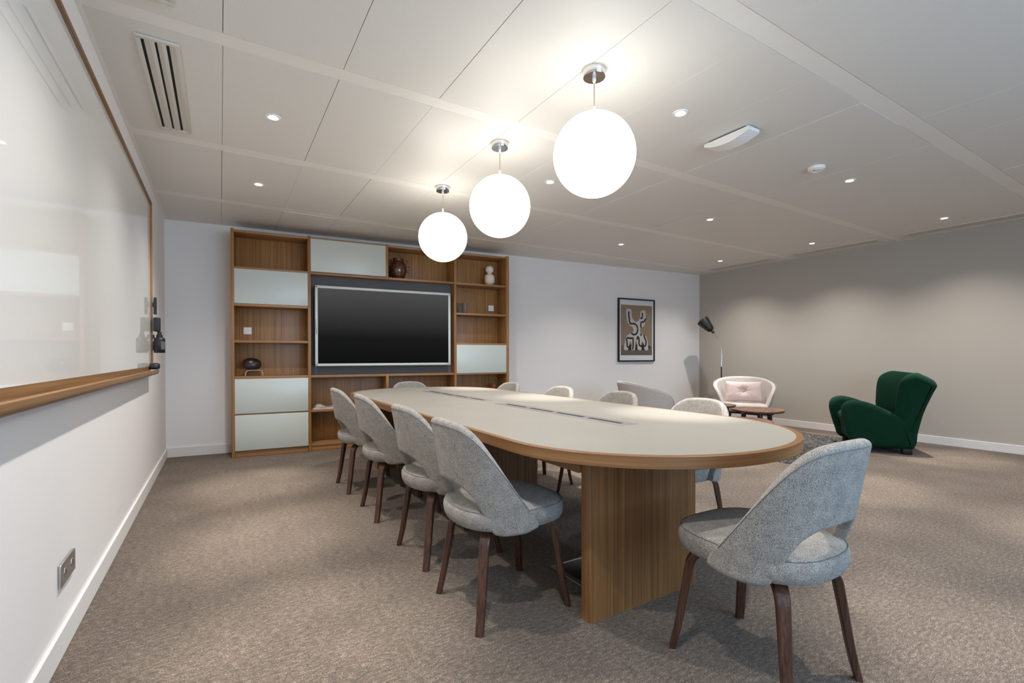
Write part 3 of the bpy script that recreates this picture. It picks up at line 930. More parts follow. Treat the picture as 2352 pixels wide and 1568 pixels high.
BEAM_W, SPILL_W = 140.0, 55.0
def downlights():
    first = None
    lab = {
        (0, 1): 'recessed downlight beside the slotted ceiling vent, in line with the whiteboard',
        (0, 2): 'recessed downlight in front of the left column of the shelving unit',
        (1, 0): 'recessed downlight between the nearest globe pendant and the bowed white box',
        (1, 1): 'recessed downlight between the nearest and the middle globe pendants',
        (1, 2): 'recessed downlight behind the middle globe pendant',
        (2, 0): 'recessed downlight beside the round smoke detector',
        (2, 1): 'recessed downlight in the middle bay of the lounge side, in front of the framed print',
        (2, 2): 'recessed downlight nearest the framed print, in the bay along the back wall',
        (3, 0): 'recessed downlight by the long wall slot nearest the camera',
        (3, 1): 'recessed downlight by the middle of the three wall slots',
        (3, 2): 'recessed downlight by the wall slot in the far room corner',
    }
    xs = (0.300, 2.520, 4.775, 7.00); ys = (2.042, 3.456, 4.872)
    n = 0
    for j, y in enumerate(ys + (0.625,)):
        for i, x in enumerate(xs):
            seen = (i, j) in lab
            if j == 3 and i == 3 and False: continue
            if first is None:
                t = thing('ceiling_downlight', '', 'downlight', (x, y, H), group='recessed ceiling downlights'); first = t
                bm = bmesh.new(); lathe(bm, [(0.027, -0.0002), (0.033, -0.006), (0.045, -0.006), (0.048, 0.0)], 36); obj('trim_ring', bm, M['white_plastic'], t)
                bm = bmesh.new(); lathe(bm, [(0.027, -0.0012), (0.020, -0.0022), (0.010, -0.003), (0, -0.0032)], 28); lathe(bm, [(0, -0.0004), (0.027, -0.0004), (0.027, -0.0012)], 28)
                obj('lens', bm, M['lamp'], t)
            else:
                t = dup(first, (x, y, H), 0)
            t['label'] = lab.get((i, j), 'recessed downlight in the ceiling over the near part of the room')
            # each lamp throws a narrow bright beam inside a wide soft spill
            for nm, watts, ang in (('downlight_beam', BEAM_W, 33), ('downlight_spill', SPILL_W, 128)):
                L = bpy.data.lights.new(nm, 'SPOT')
                L.energy = watts; L.spot_size = R(ang); L.spot_blend = 1.0; L.shadow_soft_size = 0.028
                L.color = (1.0, 0.955, 0.91)
                o = bpy.data.objects.new(nm, L); C.objects.link(o); o.location = (x, y, H - 0.012)
downlights()

def slot_vent(name, label, x0, x1, y0, y1, n):
    t = thing(name, label, 'vent', ((x0 + x1) / 2, (y0 + y1) / 2, H))
    w, l = (x1 - x0) / 2, (y1 - y0) / 2
    zt, e = -0.013, 0.024
    bm = bmesh.new()
    box(bm, -w, w, -l, -l + e, zt, -0.002, 0.0015); box(bm, -w, w, l - e, l, zt, -0.002, 0.0015)
    box(bm, -w, -w + 0.020, -l + e, l - e, zt, -0.002, 0.0015); box(bm, w - 0.020, w, -l + e, l - e, zt, -0.002, 0.0015)
    inner = 2 * w - 0.040
    pitch = inner / n
    for k in range(1, n):
        a = -w + 0.020 + k * pitch
        box(bm, a - 0.009, a + 0.009, -l + e, l - e, zt, -0.002, 0.001)
    obj('frame', bm, M['vent_metal'], t)
    for k in range(n):
        a0 = -w + 0.020 + k * pitch + (0.009 if k else 0.0); a1 = -w + 0.020 + (k + 1) * pitch - (0.009 if k < n - 1 else 0.0)
        p = [(a0 + (a1 - a0) * 0.34, -0.0032), (a1, -0.0118), (a1, -0.0098), (a0 + (a1 - a0) * 0.36, -0.0018)]
        bm = bmesh.new()
        A = [bm.verts.new((x, -l + e, z)) for x, z in p]; B = [bm.verts.new((x, l - e, z)) for x, z in p]
        for q in range(4): bm.faces.new((A[q], A[(q + 1) % 4], B[(q + 1) % 4], B[q]))
        bm.faces.new(A[::-1]); bm.faces.new(B)
        obj('blade', bm, M['vent_metal'], t)
    boxobj('duct', (-w + 0.004, w - 0.004, -l + 0.004, l - 0.004, -0.0026, -0.0006), M['vent_dark'], t, 0)
    return t
slot_vent('ceiling_vent', 'cream three-slot air vent in the ceiling beside the whiteboard', -0.346, -0.166, 2.893, 4.002, 3)
slot_vent('ceiling_vent', 'cream air vent at the top edge of the picture, nearest the camera', -0.346, -0.166, 1.475, 2.584, 3)

def wall_slot(label, y0, y1):
    t = thing('air_slot', label, 'vent', (XR, (y0 + y1) / 2, H), group='long air slots along the far wall')
    l = (y1 - y0) / 2
    x0, x1 = -0.430, -0.165
    bm = bmesh.new()
    for a, b, c, d in ((x0, x1, -l, -l + 0.03), (x0, x1, l - 0.03, l), (x0, x0 + 0.03, -l + 0.03, l - 0.03), (x1 - 0.03, x1, -l + 0.03, l - 0.03)):
        box(bm, a, b, c, d, -0.008, 0.0, 0.001)
    obj('frame', bm, M['vent_metal'], t)
    boxobj('grille', (x0 + 0.03, x1 - 0.03, -l + 0.03, l - 0.03, -0.003, 0), M['slot_grey'], t, 0)
M['slot_grey'] = plain('pale vent mesh', srgb(205, 199, 188), 0.8)
wall_slot('long recessed air slot over the right wall, nearest the camera', 1.49, 2.59)
wall_slot('long recessed air slot over the right wall, middle of three', 2.88, 4.00)
wall_slot('long recessed air slot over the right wall, in the far corner', 4.35, 5.45)

def bowed_box():
    t = thing('ceiling_box', 'slim white box with a bowed underside fixed to the ceiling', 'ceiling fitting', (3.087, 2.068, H), 0.0)
    # long axis along x; flat ends thinner than the belly
    L_, W_ = 0.345, 0.0615
    bm = bmesh.new(); n = 20
    A = []
    for k in range(n + 1):
        u = -1 + 2 * k / n
        zb = -0.034 - 0.034 * (1 - u * u)
        A.append([bm.verts.new((u * L_ / 2 * 1.0, s * W_, z)) for s, z in ((-1, -0.012), (1, -0.012), (1, zb), (-1, zb))])
    for P, Q in zip(A[:-1], A[1:]):
        for q in range(4): bm.faces.new((P[q], P[(q + 1) % 4], Q[(q + 1) % 4], Q[q]))
    bm.faces.new(A[0]); bm.faces.new(A[-1][::-1])
    obj('cover', bm, M['white_plastic'], t, 40)
    boxobj('mount_plate', (-0.14, 0.14, -0.05, 0.05, -0.012, 0), M['black_plastic'], t, 0)
    t.rotation_euler = (0, 0, 1.57)
    bm = bmesh.new(); lathe(bm, [(0, -0.0008), (0.003, -0.0008), (0.003, 0)], 10); 
    for v in bm.verts: v.co = Vector((-L_ / 2 + v.co.z, 0.05 + v.co.x, -0.022 + v.co.y))
    obj('indicator', bm, M['black_plastic'], t)
    t = thing('smoke_detector', 'round white smoke detector on the ceiling', 'smoke detector', (4.207, 2.044, H))
    bm = bmesh.new(); lathe(bm, [(0, 0), (0.062, 0), (0.063, -0.012), (0.058, -0.022), (0.050, -0.026), (0.03, -0.029), (0, -0.030)], 40); obj('housing', bm, M['white_plastic'], t, 30)
    bm = bmesh.new(); lathe(bm, [(0.047, -0.027), (0.045, -0.031), (0.038, -0.0315), (0.036, -0.028)], 40); obj('ring', bm, M['white_plastic'], t)
    bm = bmesh.new(); box(bm, -0.044, -0.03, -0.008, 0.008, -0.0315, -0.026); box(bm, 0.02, 0.026, -0.003, 0.003, -0.0315, -0.027); obj('sensor', bm, M['grey_label'], t)
bowed_box()

# ------------------------------------------------------------------ framed print
def framed_print():
    cth = math.cos(TH)
    t = thing('framed_print', 'black framed print of a two-necked pale vase on a tan ground, on the back wall', 'picture', (6.329, yback(6.329), 1.606), TH)
    w, h = 0.832 / 2, 1.116 / 2
    f = 0.024
    bm = bmesh.new()
    for b in ((-w, w, h - f, h), (-w, w, -h, -h + f), (-w, -w + f, -h + f, h - f), (w - f, w, -h + f, h - f)):
        box(bm, b[0], b[1], -0.036, 0, b[2], b[3], 0.0015)
    obj('frame', bm, M['black_frame'], t)
    boxobj('mount', (-w + f * 0.8, w - f * 0.8, -0.022, -0.004, -h + f * 0.8, h - f * 0.8), M['mat_white'], t, 0)
    pw, p0, p1 = 0.358, -0.445, 0.445   # printed area
    boxobj('print_ground', (-pw, pw, -0.0226, -0.02, p0, p1), M['print_tan'], t, 0)
    # coordinates from a 0..1 square of the printed area
    def P(u, v): return ((u * 2 - 1) * pw, p1 - (p1 - p0) * v)
    def flat(name, rings, mat, y):
        bm = bmesh.new()
        for ring in rings:
            vs = [bm.verts.new((*((P(u, v)[0],)), y, P(u, v)[1])) for u, v in ring]
            bm.faces.new(vs)
        bm.normal_update()
        bmesh.ops.triangulate(bm, faces=bm.faces[:], ngon_method='EAR_CLIP')
        g = bmesh.ops.extrude_face_region(bm, geom=bm.faces[:])
        for e in g['geom']:
            if isinstance(e, bmesh.types.BMVert): e.co.y += 0.0006
        obj(name, bm, M[mat], t, 0)
    flat('print_floor', [[(0, 0.815), (0.5, 0.79), (0.88, 0.795), (1, 0.84), (1, 1), (0, 1)]], 'print_brown', -0.0229)
    flat('print_shadow', [[(0.22, 0.9), (0.28, 0.79), (0.40, 0.77), (0.36, 0.9)], [(0.45, 0.9), (0.47, 0.79), (0.60, 0.76), (0.56, 0.9)], [(0.65, 0.9), (0.68, 0.76), (0.78, 0.75), (0.75, 0.9)], [(0.86, 0.9), (0.87, 0.79), (0.955, 0.83)]], 'print_dark', -0.0231)
    def cm(pts, n=5): return [(p.x, p.y) for p in catmull([(a, b, 0) for a, b in pts], n, True)]
    body = [(0.17, 0.10), (0.325, 0.10), (0.345, 0.22), (0.40, 0.30), (0.48, 0.33), (0.565, 0.30), (0.61, 0.22), (0.635, 0.115), (0.78, 0.115), (0.785, 0.25), (0.765, 0.36), (0.70, 0.43), (0.625, 0.47), (0.62, 0.54), (0.70, 0.56), (0.79, 0.61), (0.845, 0.70), (0.875, 0.885), (0.76, 0.885), (0.73, 0.78), (0.68, 0.715), (0.64, 0.78), (0.655, 0.885), (0.53, 0.885), (0.52, 0.76), (0.485, 0.70), (0.455, 0.76), (0.44, 0.885), (0.33, 0.885), (0.335, 0.78), (0.30, 0.72), (0.26, 0.78), (0.225, 0.885), (0.10, 0.885), (0.13, 0.72), (0.20, 0.61), (0.33, 0.555), (0.395, 0.52), (0.375, 0.45), (0.24, 0.38), (0.185, 0.29)]
    flat('print_figure', [cm(body, 4)], 'print_pale', -0.0234)
    flat('print_rims', [[(0.245 + 0.078 * math.cos(a), 0.097 + 0.022 * math.sin(a)) for a in np.linspace(0, 2 * PI, 21)[:-1]],
                        [(0.708 + 0.072 * math.cos(a), 0.115 + 0.020 * math.sin(a)) for a in np.linspace(0, 2 * PI, 21)[:-1]]] +
         [[(c + 0.058 * math.cos(a), 0.887 + 0.014 * math.sin(a)) for a in np.linspace(0, 2 * PI, 21)[:-1]] for c in (0.163, 0.387, 0.593, 0.818)], 'print_pink', -0.0240)
    def strokes(name, lines, r, mat, y):
        bm = bmesh.new()
        for ln in lines:
            pts = catmull([(P(u, v)[0], y, P(u, v)[1]) for u, v in ln], 5)
            for k in range(len(pts)): pass
            b2 = bmesh.new(); sweep(b2, pts, (0, 1, 0), [0.0008] * len(pts), [2 * r] * len(pts))
            me = bpy.data.meshes.new('tmp'); b2.to_mesh(me); b2.free(); bm.from_mesh(me); bpy.data.meshes.remove(me)
        obj(name, bm, M[mat], t, 0)
    strokes('print_lines', [
        [(0.25, 0.13), (0.245, 0.2), (0.265, 0.28), (0.275, 0.35), (0.33, 0.375), (0.42, 0.37), (0.50, 0.41), (0.53, 0.48), (0.50, 0.56), (0.42, 0.59), (0.36, 0.575), (0.33, 0.555)],
        [(0.685, 0.145), (0.68, 0.22), (0.66, 0.26), (0.62, 0.245)],
        [(0.78, 0.26), (0.74, 0.32), (0.655, 0.335), (0.63, 0.39), (0.65, 0.455)],
        [(0.665, 0.555), (0.64, 0.585), (0.635, 0.61)],
        [(0.735, 0.575), (0.745, 0.63), (0.79, 0.70), (0.795, 0.79), (0.74, 0.815), (0.62, 0.815), (0.575, 0.77), (0.575, 0.68), (0.535, 0.63), (0.51, 0.69)],
        [(0.27, 0.84), (0.205, 0.83), (0.19, 0.75), (0.18, 0.69), (0.21, 0.655), (0.30, 0.665), (0.375, 0.66), (0.385, 0.75), (0.38, 0.84), (0.365, 0.885)]], 0.015, 'print_dark', -0.0243)
    strokes('print_handles', [[(0.17, 0.175), (0.08, 0.185), (0.06, 0.24), (0.09, 0.30), (0.18, 0.315)], [(0.785, 0.185), (0.87, 0.185), (0.895, 0.24), (0.86, 0.305), (0.785, 0.31)]], 0.0045, 'print_tan2', -0.0240)
def _prints():
    def pr(k, c): M[k] = plain(k.replace('_', ' '), srgb(*c), 0.6, var=0.05)
    pr('print_tan', (146, 126, 104)); pr('print_brown', (104, 90, 84)); pr('print_dark', (26, 23, 23)); pr('print_pale', (196, 192, 188)); pr('print_pink', (206, 184, 178)); pr('print_tan2', (172, 158, 142))
_prints()
framed_print()

# ------------------------------------------------------------------ lounge corner
def make_lounge():
    t = thing('lounge_chair', '', 'armchair', (0, 0, 0), group='cream tub lounge chairs')
    ph = np.linspace(-128, 128, 81); ab = np.abs(ph)
    zu = smooth_interp(ab, [0, 25, 50, 70, 88, 102, 112, 120, 128], [0.815, 0.810, 0.782, 0.742, 0.695, 0.645, 0.585, 0.48, 0.37], 3)
    rows = []
    ts_ = ends(26, 0)
    for p, u in zip(ph, zu):
        a = R(p); row = []
        for k in ts_:
            z = 0.325 + (u - 0.325) * k
            w = (z - 0.325) / 0.49
            rx = 0.300 + 0.115 * w ** 0.8; ry = 0.325 + 0.115 * w ** 0.75
            row.append(Vector((-rx * math.cos(a) * (1 if abs(p) < 90 else 0.95), ry * math.sin(a), z)))
        rows.append(row)
    sh = soft_shell('shell', rows, 0.054, M['lounge'], t)
    bm = bmesh.new()
    pts = []
    for p, u in zip(ph[3:-3], zu[3:-3]):
        a = R(p); z = u - 0.004
        w = (z - 0.325) / 0.49
        rx = 0.300 + 0.115 * w ** 0.8 + 0.026; ry = 0.325 + 0.115 * w ** 0.75 + 0.026
        pts.append(Vector((-rx * math.cos(a) * (1 if abs(p) < 90 else 0.95), ry * math.sin(a), z)))
    tube(bm, pts, 0.004, 6); obj('piping', bm, M['pipe_lounge'], sh)
    ol = superellipse(0.325, 0.325, 3.2, 64, 2.2)
    bm = bmesh.new(); disc_stack(bm, ol, [(0.8, 0.300), (0.93, 0.305), (0.985, 0.325), (1.0, 0.360), (0.985, 0.390), (0.93, 0.407), (0.7, 0.415), (0.3, 0.418)])
    o = obj('seat_cushion', bm, M['lounge'], t, 70); 
    for v in o.data.vertices: v.co.x += 0.02
    bm = bmesh.new()
    disc_stack(bm, superellipse(0.26, 0.27, 2.6, 40), [(1, 0.272), (1, 0.302)]); obj('base_frame', bm, M['walnut'], t)
    for sx, sy in ((1, 1), (1, -1), (-1, 1), (-1, -1)):
        bm = bmesh.new(); tube(bm, [(0.19 * sx, 0.20 * sy, 0.29), (0.26 * sx, 0.27 * sy, 0.0)], [0.020, 0.012], 14)
        for v in bm.verts: v.co.z = max(v.co.z, 0)
        obj('leg', bm, M['walnut'], t)
    return t
def make_cushion(label, loc, rot):
    t = thing('cushion', label, 'cushion', loc, rot=rot, group='pink buttoned cushions')
    w, h, d = 0.265, 0.165, 0.085
    bm = bmesh.new(); n, m = 36, 26
    def pos(u, v, s):
        e = max(0.0, (1 - abs(u) ** 3.2) * (1 - abs(v) ** 3.2)) ** 0.5
        r = math.hypot(u * w, v * h)
        an = math.atan2(v * h, u * w)
        dim = 0.052 * math.exp(-(r / 0.060) ** 1.3) * (1 + 0.18 * math.cos(9 * an) * min(1, r / 0.03))
        y = s * (d * e - dim * (1 if s < 0 else 0.8))
        pull = 1 - 0.045 * (1 - abs(u)) * abs(v) - 0.0
        wr = 0.004 * math.sin(16 * an) * e * (abs(u * v))
        return Vector((u * w * (1 - 0.05 * (1 - v * v)), y + wr, v * h * (1 - 0.06 * (1 - u * u))))
    for s in (-1, 1):
        V = [[bm.verts.new(pos(-1 + 2 * i / n, -1 + 2 * j / m, s)) for j in range(m + 1)] for i in range(n + 1)]
        for i in range(n):
            for j in range(m): bm.faces.new((V[i][j], V[i + 1][j], V[i + 1][j + 1], V[i][j + 1]))
    bmesh.ops.remove_doubles(bm, verts=bm.verts, dist=0.0006)
    obj('cover', bm, M['pink'], t, 80)
    bm = bmesh.new(); bmesh.ops.create_uvsphere(bm, u_segments=18, v_segments=12, radius=0.019)
    for v in bm.verts: v.co = Vector((v.co.x, -0.044 + v.co.y * 0.6, v.co.z))
    obj('button', bm, M['lounge'], t, 80)
    return t
lc1 = make_lounge()
LX, LY, LA = 6.95, 4.42, math.atan2(-0.60, -0.80)
lc1.location = (LX, LY, 0); lc1.rotation_euler = (0, 0, LA); lc1['label'] = 'cream tub lounge chair facing the room in front of the floor lamp'
LX2, LY2, LA2 = 4.93, 4.48, math.atan2(-0.40, 0.92)
lc2 = dup(lc1, (LX2, LY2, 0), LA2, 'cream tub lounge chair turned away, below the framed print')
def fwd(x, y, a, d): return (x + d * math.cos(a), y + d * math.sin(a))
fx, fy = fwd(LX, LY, LA, -0.10)
cu = make_cushion('pink velvet cushion with a centre button in the lounge chair by the floor lamp', (fx, fy, 0.585), (-0.30, 0, LA + PI / 2))
fx, fy = fwd(LX2, LY2, LA2, -0.14)
cu2 = dup(cu, (fx, fy, 0.60), 0, 'pink velvet cushion peeking over the rim of the turned-away lounge chair')
cu2.rotation_euler = (-0.25, 0, LA2 + PI / 2)

def floor_lamp():
    px, py = 7.55, 5.23
    t = thing('floor_lamp', 'black floor lamp with a chrome gooseneck and a cone shade turned up', 'floor lamp', (px, py, 0))
    bm = bmesh.new(); lathe(bm, [(0, 0), (0.13, 0), (0.13, 0.012), (0.02, 0.022), (0.012, 0.03)], 40); obj('base', bm, M['black_metal'], t)
    bm = bmesh.new(); tube(bm, [(0, 0, 0.02), (0, 0, 0.975)], 0.0105, 14); obj('pole', bm, M['black_metal'], t)
    d = Vector((-0.50, 0.86, 0)).normalized()      # neck leans this way
    d = Vector((-0.8525, 0.5227, 0))
    prof = [(0, 0.965), (-0.006, 1.10), (-0.006, 1.18), (0.012, 1.30), (0.055, 1.42), (0.110, 1.515), (0.145, 1.565)]
    path = catmull([d * r + Vector((0, 0, z)) for r, z in prof], 6)
    bm = bmesh.new(); tube(bm, path, 0.0085, 12); obj('gooseneck', bm, M['chrome'], t)
    bm = bmesh.new(); tube(bm, [(0, 0, 0.955), (0, 0, 0.985)], 0.0135, 14); obj('collar', bm, M['chrome'], t)
    ax = (d * 0.50 + Vector((0.5227, 0.8525, 0)) * 0.5 + Vector((0, 0, 0.80))).normalized()
    q = Vector((0, 0, 1)).rotation_difference(ax).to_matrix()
    org = path[-1]
    bm = bmesh.new(); lathe(bm, [(0, -0.02), (0.020, -0.02), (0.023, 0.0), (0.022, 0.055), (0.0, 0.06)], 24)
    for v in bm.verts: v.co = org + q @ v.co
    obj('lamp_socket', bm, M['black_metal'], t, 60)
    bm = bmesh.new(); lathe(bm, [(0.0, 0.040), (0.035, 0.042), (0.056, 0.060), (0.068, 0.09), (0.090, 0.19), (0.108, 0.285), (0.105, 0.286), (0.087, 0.19), (0.062, 0.092), (0.05, 0.066), (0, 0.052)], 48)
    for v in bm.verts: v.co = org + q @ v.co
    obj('lamp_shade', bm, M['black_metal'], t, 60)
floor_lamp()

def coffee(label, loc, rx, ry, h, rz, name='coffee_table'):
    t = thing(name, label, 'coffee table', loc, rz, group='nest of walnut coffee tables')
    ol = superellipse(rx, ry, 2.15, 64)
    bm = bmesh.new(); disc_stack(bm, ol, [(0.955, h - 0.030), (0.985, h - 0.020), (1.0, h - 0.008), (0.998, h - 0.002), (0.99, h)])
    obj('tabletop', bm, M['walnut_top'], t, 35)
    bm = bmesh.new(); disc_stack(bm, superellipse(rx * 0.6, ry * 0.6, 2.2, 40), [(1, h - 0.065), (1, h - 0.028)]); obj('underframe', bm, M['walnut'], t)
    for k in range(3):
        a = 2 * PI * k / 3 - 0.75
        x, y = rx * 0.60 * math.cos(a), ry * 0.60 * math.sin(a)
        bm = bmesh.new(); tube(bm, [(x * 0.9, y * 0.9, h - 0.028), (x * 1.08, y * 1.08, 0.0)], [0.034, 0.026], 20)
        for v in bm.verts: v.co.z = max(v.co.z, 0)
        obj('leg', bm, M['walnut'], t)
    return t
coffee('round walnut coffee table with a leg below its tip, nearest the green armchair', (6.39, 3.86, 0.006), 0.34, 0.34, 0.40, 0.4)
coffee('taller small walnut coffee table in front of the lounge chair', (5.86, 4.14, 0.0), 0.25, 0.25, 0.48, 0.1)
coffee('lowest walnut coffee table, mostly hidden behind the conference table', (5.64, 3.56, 0.006), 0.33, 0.30, 0.335, 0.9)

def rug():
    n = NT('black and white woven rug')
    v = n.coords((1, 1, 1))
    sep = n.n('SeparateXYZ'); n.l(v, sep.inputs[0])
    wob = n.noise(n.coords((14, 60, 1)), 1.0, 3)
    s = n.math('SINE', n.math('ADD', n.math('MULTIPLY', sep.outputs[1], 2 * PI / 0.030), n.math('MULTIPLY', wob, 9.0)))
    d = n.noise(n.coords((55, 9, 1)), 1.0, 3)
    k = n.math('ADD', n.math('MULTIPLY', s, 0.5), n.math('SUBTRACT', n.math('MULTIPLY', d, 1.4), 0.70))
    n.set(Base_Color=n.ramp(k, [(0.34, srgb(20, 20, 22)), (0.60, srgb(166, 162, 154))]), Roughness=0.95)
    n.bump(s, 0.6, 0.004)
    t = thing('rug', 'black and white woven rug under the green armchair and coffee tables', 'rug', (6.25, 3.30, 0))
    bm = bmesh.new(); box(bm, -1.10, 1.14, -0.60, 0.60, 0, 0.005, 0.002)
    obj('weave', bm, n.m, t)
    bm = bmesh.new()
    for k in range(56):
        x = -1.09 + k * 2.22 / 55
        bmesh.ops.create_icosphere(bm, subdivisions=1, radius=0.006, matrix=Matrix.Translation((x, -0.602, 0.003)) @ Matrix.Diagonal((1, 1, 0.4, 1)))
    obj('edge_stitches', bm, M['white_plastic'], t)
rug()

def green_chair():
    GX, GY, GA = 6.963, 2.657, math.atan2(0.815, -0.58)
    t = thing('wing_armchair', 'deep green wool wing armchair with rounded arms and black feet', 'armchair', (GX, GY, 0.0055), GA)
    mat = M['green']
    def slab(name, prof, y0, y1, rnd, lean=0.0, n=9):
        """side-profile slab (x,z) from y0 to y1 with pillowed edges"""
        pr = catmull([(x, 0, z) for x, z in prof], 6, True)
        N = len(pr); cx = sum(p.x for p in pr) / N; cz = sum(p.z for p in pr) / N
        nor = []
        for k in range(N):
            a = pr[k - 1]; b = pr[(k + 1) % N]; tv = (b - a).normalized(); nv = Vector((tv.z, 0, -tv.x))
            nor.append(nv)
        area = sum(pr[k].x * pr[(k + 1) % N].z - pr[(k + 1) % N].x * pr[k].z for k in range(N))
        if area < 0: nor = [-q for q in nor]
        bm = bmesh.new(); rings = []
        half = (y1 - y0) / 2; yc = (y0 + y1) / 2
        for k in range(n):
            u = -1 + 2 * k / (n - 1)
            u = math.sin(u * PI / 2)
            dist = half * (1 - abs(u))
            ins = 0.0
            if dist < rnd: ins = rnd - math.sqrt(max(0, rnd * rnd - (rnd - dist) ** 2))
            ring = []
            for p, q in zip(pr, nor):
                pp = p - q * ins
                ring.append(bm.verts.new((pp.x, yc + u * half + lean * (pp.z - 0.1), pp.z)))
            rings.append(ring)
        for A, B in zip(rings[:-1], rings[1:]):
            for k in range(N): bm.faces.new((A[k], A[(k + 1) % N], B[(k + 1) % N], B[k]))
        bm.faces.new(rings[0]); bm.faces.new(rings[-1][::-1])
        return obj(name, bm, mat, t, 75)
    arm = [(0.335, 0.085), (0.385, 0.20), (0.425, 0.34), (0.448, 0.45), (0.440, 0.535), (0.395, 0.590), (0.31, 0.612), (0.20, 0.592), (0.09, 0.550), (0.0, 0.505), (-0.10, 0.442), (-0.20, 0.36), (-0.24, 0.22), (-0.25, 0.065), (-0.05, 0.06), (0.15, 0.06)]
    slab('armrest', arm, -0.398, -0.25, 0.06, -0.03, 15)
    slab('armrest', arm, 0.25, 0.398, 0.06, 0.03, 15)
    seat = [(0.30, 0.10), (0.34, 0.26), (0.37, 0.36), (0.355, 0.42), (0.27, 0.445), (0.0, 0.43), (-0.18, 0.42), (-0.22, 0.30), (-0.22, 0.10), (0.05, 0.09)]
    slab('seat_cushion', seat, -0.285, 0.285, 0.055, 0.0, 25)
    # winged back: side sections lofted across the width, thin at the middle, deep at the wings
    def section(y, ins):
        w = min(1.0, max(0.0, (abs(y) - 0.12) / 0.27)); w = w * w * (3 - 2 * w)
        fx = -0.245 + 0.185 * w
        ax = fx - 0.09 - 0.085 * w
        az = 0.935 + 0.016 * w
        ctrl = [(-0.265, 0.085), (-0.298, 0.26), (-0.352, 0.50), (-0.418, 0.70), (-0.452, 0.785), (-0.450, 0.822), (-0.415, 0.872), (min(ax - 0.05, -0.33), 0.922), (ax, az), (fx - 0.060, az - 0.055), (fx - 0.016, az - 0.15), (fx + 0.002, 0.64), (fx + 0.006 * w, 0.48), (fx - 0.03, 0.30), (fx - 0.04, 0.085)]
        pr = catmull([(x, 0, z) for x, z in ctrl], 5, True)
        N = len(pr)
        area = sum(pr[k].x * pr[(k + 1) % N].z - pr[(k + 1) % N].x * pr[k].z for k in range(N))
        out = []
        for k in range(N):
            tv = (pr[(k + 1) % N] - pr[k - 1]).normalized(); nv = Vector((tv.z, 0, -tv.x))
            if area < 0: nv = -nv
            q = pr[k] - nv * ins
            out.append(Vector((q.x, y * (1 + 0.32 * max(0, q.z - 0.45)), q.z)))
        return out
    bm = bmesh.new(); rings = []
    W_, rn = 0.388, 0.07
    ys = [(-W_, 0.07), (-W_ + 0.003, 0.055), (-W_ + 0.009, 0.038), (-W_ + 0.022, 0.018), (-W_ + 0.042, 0.005), (-W_ + 0.07, 0.0)]
    mid = [(y, 0.0) for y in np.linspace(-W_ + 0.10, W_ - 0.10, 23)]
    for y, ins in ys + mid + [(-a, b) for a, b in ys[::-1]]:
        rings.append([bm.verts.new(p) for p in section(y, ins)])
    N = len(rings[0])
    for A, B in zip(rings[:-1], rings[1:]):
        for k in range(N): bm.faces.new((A[k], A[(k + 1) % N], B[(k + 1) % N], B[k]))
    bm.faces.new(rings[0]); bm.faces.new(rings[-1][::-1])
    # tufting dimples pressed into the inner face
    tufts = [(-0.115, 0.79), (0.115, 0.79), (-0.11, 0.64), (0.11, 0.64)]
    for v in bm.verts:
        if v.co.x > -0.29 and v.co.z > 0.45 and abs(v.co.y) < 0.30:
            for ty, tz in tufts:
                d2 = (v.co.y - ty) ** 2 + (v.co.z - tz) ** 2
                v.co.x -= 0.022 * math.exp(-d2 / 0.0028)
    obj('backrest', bm, mat, t, 75)
    for ty, tz in tufts:
        bm = bmesh.new()
        bmesh.ops.create_uvsphere(bm, u_segments=14, v_segments=8, radius=0.014, matrix=Matrix.Translation((-0.256, ty, tz)) @ Matrix.Diagonal((0.6, 1, 1, 1)))
        obj('button', bm, mat, t, 80)
    for x, y in ((0.25, 0.33), (0.25, -0.33), (-0.19, 0.33), (-0.19, -0.33)):
        boxobj('foot', (x - 0.045, x + 0.045, y - 0.04, y + 0.04, 0.0, 0.10), M['black_metal'], t, 0.004)
green_chair()

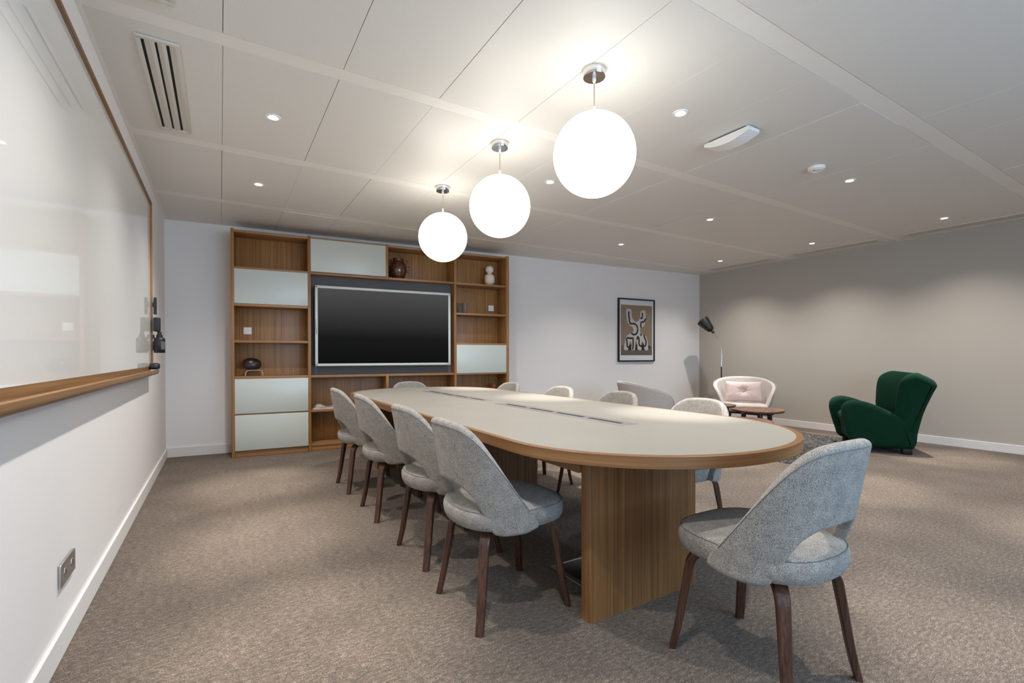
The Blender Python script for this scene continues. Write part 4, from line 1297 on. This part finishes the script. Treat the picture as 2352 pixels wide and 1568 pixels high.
# ------------------------------------------------------------------ light, camera, colour
W = bpy.data.worlds.new('World'); bpy.context.scene.world = W; W.use_nodes = True
bgn = W.node_tree.nodes['Background']; bgn.inputs[0].default_value = (0.55, 0.68, 0.9, 1); bgn.inputs[1].default_value = 0.4
L = bpy.data.lights.new('window_daylight', 'AREA'); L.shape = 'RECTANGLE'; L.size = WX1 - WX0 - 0.1; L.size_y = WZ1 - WZ0 - 0.1
L.energy = 72; L.color = (0.46, 0.71, 1.0)
o = bpy.data.objects.new('window_daylight', L); C.objects.link(o); o.location = ((WX0 + WX1) / 2, YN - 0.16, (WZ0 + WZ1) / 2); o.rotation_euler = (R(90), 0, 0)

F_PX, YAW, PY, ROLL, PITCH = 1091.485, 0.550, 825.982, -0.0013, -0.0085
cam = bpy.data.cameras.new('camera'); co = bpy.data.objects.new('camera', cam); C.objects.link(co)
cam.sensor_fit = 'HORIZONTAL'; cam.sensor_width = 36; cam.lens = 36 * F_PX / 2352
cam.shift_y = (PY - 784) / 2352
cam.clip_start = 0.02
s, c, ca, sa = math.sin(YAW), math.cos(YAW), math.cos(PITCH), math.sin(PITCH)
r0 = Vector((c, -s, 0)); f0 = Vector((s * ca, c * ca, sa)); u0 = r0.cross(f0)
rr = r0 * math.cos(ROLL) + u0 * math.sin(ROLL); uu = u0 * math.cos(ROLL) - r0 * math.sin(ROLL)
m = Matrix((( rr.x, uu.x, -f0.x, 0), (rr.y, uu.y, -f0.y, 0), (rr.z, uu.z, -f0.z, 1.155), (0, 0, 0, 1)))
co.matrix_world = m
sc = bpy.context.scene
sc.camera = co
vs = sc.view_settings
vs.view_transform = 'Standard'; vs.look = 'None'; vs.gamma = 1.0; vs.exposure = 1.16; vs.use_curve_mapping = False
cy = sc.cycles
cy.use_denoising = True
cy.max_bounces = 10; cy.diffuse_bounces = 6; cy.glossy_bounces = 4; cy.transmission_bounces = 8
cy.transparent_max_bounces = 32
cy.sample_clamp_indirect = 6.0
cy.caustics_reflective = False; cy.caustics_refractive = False
